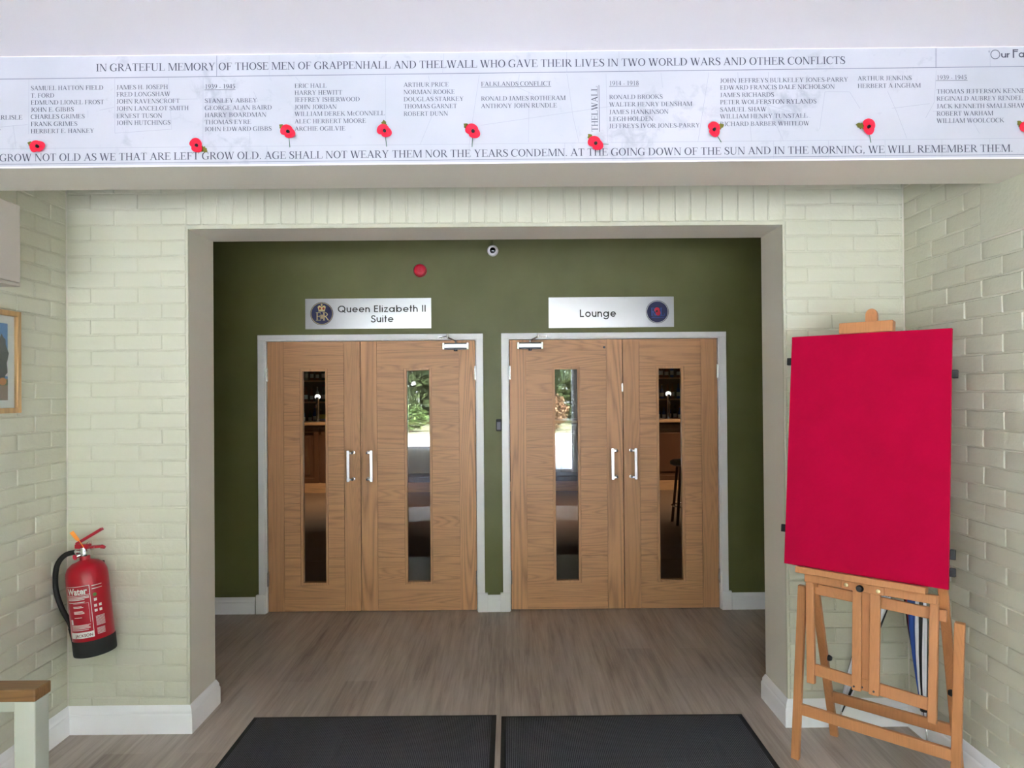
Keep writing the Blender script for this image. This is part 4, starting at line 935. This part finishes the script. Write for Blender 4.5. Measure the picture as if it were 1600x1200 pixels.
mb = MB(); mb.box(-5.4, 5.4, 7.74, 8.29, 1.0, 1.03); mb.build('work_top', OAK_H, r)
def bottle(x, y, z, h, rr, m, cap, label):
    o = thing('bottle', label, 'bottle', (x, y, z), group='bottles on the back bar')
    mb = MB(Matrix.Translation((x, y, z))); mb.lathe([(rr*.9, .0005), (rr, .006), (rr, h*.55), (rr*.8, h*.65), (rr*.33, h*.74), (rr*.30, h*.94), (rr*.36, h*.95)], 16); mb.build('glass_body', m, o, smooth=40)
    mb = MB(Matrix.Translation((x, y, z))); mb.lathe([(rr*.38, h*.951), (rr*.38, h)], 12); mb.build('cap', cap, o, smooth=40)
    mb = MB(Matrix.Translation((x, y, z))); mb.lathe([(rr*1.01, h*.16), (rr*1.01, h*.42)], 16); mb.build('paper_label', M_ivory, o, smooth=40)
BC = [mat('amber_bottle', (120, 66, 22), .12), mat('green_bottle', (30, 66, 36), .12), mat('clear_spirit_bottle', (176, 180, 178), .1), mat('dark_bottle', (30, 22, 20), .12), mat('blue_bottle', (40, 80, 150), .12)]
BNAME = ['amber', 'green', 'clear', 'dark', 'blue']
random.seed(11)
for sec, xa, n in (('right', 2.70, 8), ('left', -3.80, 7)):
    for zi, z in enumerate((1.03, 1.425, 1.825)):
        for i in range(n):
            c = random.randrange(5); x = xa+i*.105+random.uniform(-.012, .012)
            if zi == 1 and abs(x+3.30) < .135: continue
            bottle(x, 8.14 if zi else 7.98, z+.0002, random.uniform(.24, .31), random.uniform(.030, .038), BC[c], [M_black, M_gold, M_red][random.randrange(3)],
                   '%s glass bottle, %s back-bar shelf, behind the far %s door pane' % (BNAME[c], ('lowest', 'middle', 'upper')[zi], sec))
def beer_font(x, label):
    o = thing('beer_font', label, 'beer tap', (x, 6.2, 1.125))
    mb = MB(Matrix.Translation((x, 6.2, 1.125))); mb.lathe([(.06, .0005), (.06, .012), (.026, .025), (.026, .36), (.034, .375), (.034, .40)], 24); mb.build('column', M_chrome, o, smooth=35)
    mb = MB(); mb.tube([(x, 6.17, 1.40), (x, 6.10, 1.40), (x, 6.085, 1.36)], .010, 12); mb.build('spout', M_chrome, o, smooth=True)
    mb = MB(); mb.tube([(x, 6.15, 1.42), (x, 6.12, 1.52)], [.008, .014], 12); mb.build('handle', M_black, o, smooth=True)
    e = bpy.data.materials.new('lit_badge'); e.use_nodes = True; b = e.node_tree.nodes['Principled BSDF']; b.inputs['Emission Color'].default_value = (1, .97, .9, 1); b.inputs['Emission Strength'].default_value = 0.14
    mb = MB(); mb.tube([(x, 6.225, 1.53), (x, 6.175, 1.53)], [.040, .040], 28); mb.build('lit_badge', e, o, smooth=35)
beer_font(2.60, 'chrome beer font with lit round badge on the bar, seen through the far right pane')
beer_font(-3.06, 'chrome beer font on the bar, seen through the far left pane')
def stool(x, y, label):
    o = thing('bar_stool', label, 'stool', (x, y, 0), group='dark bar stools in the lounge'); T = Matrix.Translation((x, y, 0))
    mb = MB(T); mb.lathe([(.16, .70), (.18, .715), (.18, .75), (.15, .765), (.001, .77)], 28); mb.build('seat', M_black, o, smooth=35)
    for k in range(4):
        a = PI/4+k*PI/2; c, s = math.cos(a), math.sin(a)
        mb = MB(T); mb.tube([(c*.11, s*.11, .70), (c*.19, s*.19, .0)], [.016, .018], 12); mb.build('leg', BARW, o, smooth=True)
    mb = MB(T); mb.tube([(.163*math.cos(t), .163*math.sin(t), .22) for t in [2*PI*i/24 for i in range(25)]], .010, 8); mb.build('foot_ring', M_chrome, o, smooth=True)
stool(2.13, 3.25, 'dark round bar stool nearer the doors, seen through the far right pane')
stool(2.75, 4.9, 'dark round bar stool close to the bar, seen through the far right pane')
# stacked cartons and notices beside the left beer font
for i, (x, z, w_, h_, c, nm) in enumerate(((-3.42, 1.0302, .20, .16, (216, 200, 70), 'yellow'), (-3.20, 1.0302, .15, .26, (60, 110, 190), 'blue'), (-3.30, 1.4252, .16, .20, (190, 40, 60), 'red'))):
    o = thing('snack_carton', '%s cardboard snack carton on the back bar, seen through the far left pane' % nm, 'carton', (x, 7.88, z))
    yy = 7.80 if z < 1.2 else 8.05
    mb = MB(); mb.box(x-w_/2, x+w_/2, yy, yy+.14, z, z+h_); mb.build('box', mat(nm+'_carton', c, .6), o, bevel=.004)
    mb = MB(); mb.box(x-w_/2+.02, x+w_/2-.02, yy-.002, yy, z+h_*.15, z+h_*.5); mb.build('printed_panel', M_ivory, o)
def lounge_fill_lamp(x, y):  # unseen lamps, added to lift the dark lounge and bar front
    o = thing('lounge_fill_light', 'round unseen fill light added to brighten the lounge' , 'fill light', (x, y, 2.86), group='added lounge fill lights')
    mb = MB(); mb.tube([(x, y, 2.859), (x, y, 2.83)], [.16, .15], 28); mb.build('fitting', M_white, o, smooth=35)
    l = bpy.data.lights.new('lounge_fill_lamp', 'AREA'); l.shape = 'DISK'; l.size = .28; l.energy = LOUNGE_W; l.color = (1, .82, .6); l.spread = math.radians(75)
    lo = bpy.data.objects.new('lounge_fill_lamp', l); COL.objects.link(lo); lo.location = (x, y, 2.82)
LOUNGE_W = 2.0
for x, y in ((-2.6, 5.0), (2.9, 5.0), (0.4, 4.2)): lounge_fill_lamp(x, y)

# ------------------------------------------------------------------ glazed entrance and the road outside (mirrored in the panes)
def window(name, x0, x1, z0, z1, bars, label):
    r = thing(name, label, 'window', ((x0+x1)/2, YR, z0), kind='structure'); w = .06
    mb = MB(); yy0, yy1 = YR-.14, YR-.08
    xs = [x0]+bars+[x1]
    mb.box(x0, x1, yy0, yy1, z0, z0+w); mb.box(x0, x1, yy0, yy1, z1-w, z1)
    for x in xs: mb.box(max(x0, x-w/2), min(x1, x+w/2), yy0, yy1, z0+w, z1-w)
    mb.build('window_frame', M_white, r, bevel=.003)
    mb = MB(); mb.box(x0+.01, x1-.01, YR-.112, YR-.108, z0+.02, z1-.02); mb.build('pane', M_glass, r)
window('window_1', -2.0, -1.0, .46, 2.45, [], 'tall window beside the entrance')
window('window_2', -.9, 1.28, 0.0, 2.45, [.19], 'glazed entrance doors')
M_road = mat('pale_asphalt', (150, 150, 154), .9); v = coords(M_road); base(M_road, ramp(M_road, noise(M_road, v, 2.0, 6, .7), [(.3, lin(92, 93, 98)), (.7, lin(110, 110, 114))]))
mb = MB(); mb.box(-40, 40, -22.8, YR-.2, -.22, -.12); struct(mb, 'road', M_road)
M_line = mat('white_road_paint', (226, 226, 226), .8)
mb = MB(); mb.box(-40, 40, -20.4, -20.2, -.1199, -.117); struct(mb, 'road_marking', M_line)
mb = MB(); mb.box(-40, 40, -17.0, -16.86, -.1199, -.117); struct(mb, 'road_marking', M_line)
M_soil = mat('verge_soil', (66, 66, 44), .95)
mb = MB(); mb.box(-40, 40, -60, -22.8, -.22, -.10); struct(mb, 'ground_verge', M_soil)
def leafmat(name, c):
    m = mat(name, c, .6); v = coords(m, (1, 1, 1)); cc = Vector(lin(*c))
    base(m, ramp(m, noise(m, v, 5, 3), [(.3, tuple(cc*.6)), (.7, tuple(cc*1.4))])); return m
LM = [leafmat('dark_leaves', (40, 54, 34)), leafmat('bright_leaves', (62, 78, 38)), leafmat('olive_leaves', (56, 66, 40)), leafmat('russet_leaves', (96, 74, 54))]
def cards(mb, cx, cy, cz, rx, ry, rz, n, s):
    for _ in range(n):
        while True:
            p = Vector((random.uniform(-1, 1), random.uniform(-1, 1), random.uniform(-1, 1)))
            if .25 < p.length < 1: break
        c = Vector((cx+p.x*rx, cy+p.y*ry, cz+p.z*rz)); a = Vector((random.gauss(0, 1), random.gauss(0, 1), random.gauss(0, 1))).normalized(); b = a.orthogonal().normalized()
        k = s*random.uniform(.6, 1.3); mb.add([c-a*k, c+b*k*.45, c+a*k, c-b*k*.45], [(0, 1, 2, 3)])
random.seed(5)
def tree(x, y, h, rr, m, label):
    o = thing('roadside_tree', label, 'tree', (x, y, -.1), group='trees across the road')
    mb = MB(); mb.tube([(x, y, -.1), (x+.1, y, h*.35), (x-.05, y, h*.7)], [.16, .12, .06], 10); mb.build('trunk', BARW, o, smooth=True)
    mb = MB(); cards(mb, x, y, h*.58, rr, rr*.8, h*.46, 3200, .17); mb.build('crown', m, o, fix=False)
for i in range(6):
    tree(-11.5+i*4.4, -27.0-random.uniform(0, .6), random.uniform(9.0, 11.5), random.uniform(1.9, 2.1), LM[0], 'dark leafy tree across the road, mirrored in the door panes')  # heights raised to screen low sky light from the entrance
mb = MB(); cards(mb, 0, -31.0, 4.6, 19, 1.2, 5.6, 16000, .36); o = mb.build('roadside_hedge', LM[2], fix=False); tag(o, 'tall rough hedge behind the trees across the road, mirrored in the door panes', 'hedge'); o['kind'] = 'stuff'  # made taller and denser to block low sky light entering the hall
def shrub(x, y, h, rr, m, label):
    o = thing('verge_shrub', label, 'shrub', (x, y, -.1), group='shrubs on the verge')
    mb = MB(); mb.tube([(x, y, -.1), (x, y, h*.6)], [.03, .015], 8); mb.build('stem', BARW, o, smooth=True)
    mb = MB(); cards(mb, x, y, h*.5, rr, rr*.7, h*.55, 900, .10); mb.build('foliage', m, o, fix=False)
for i in range(8):
    shrub(-8.0+i*1.95, -23.9, random.uniform(.8, 1.5), random.uniform(.70, .85), LM[(1, 3, 1, 2)[i % 4]], ('grassy green', 'russet', 'grassy green', 'olive')[i % 4]+' shrub on the verge across the road, mirrored in the panes')
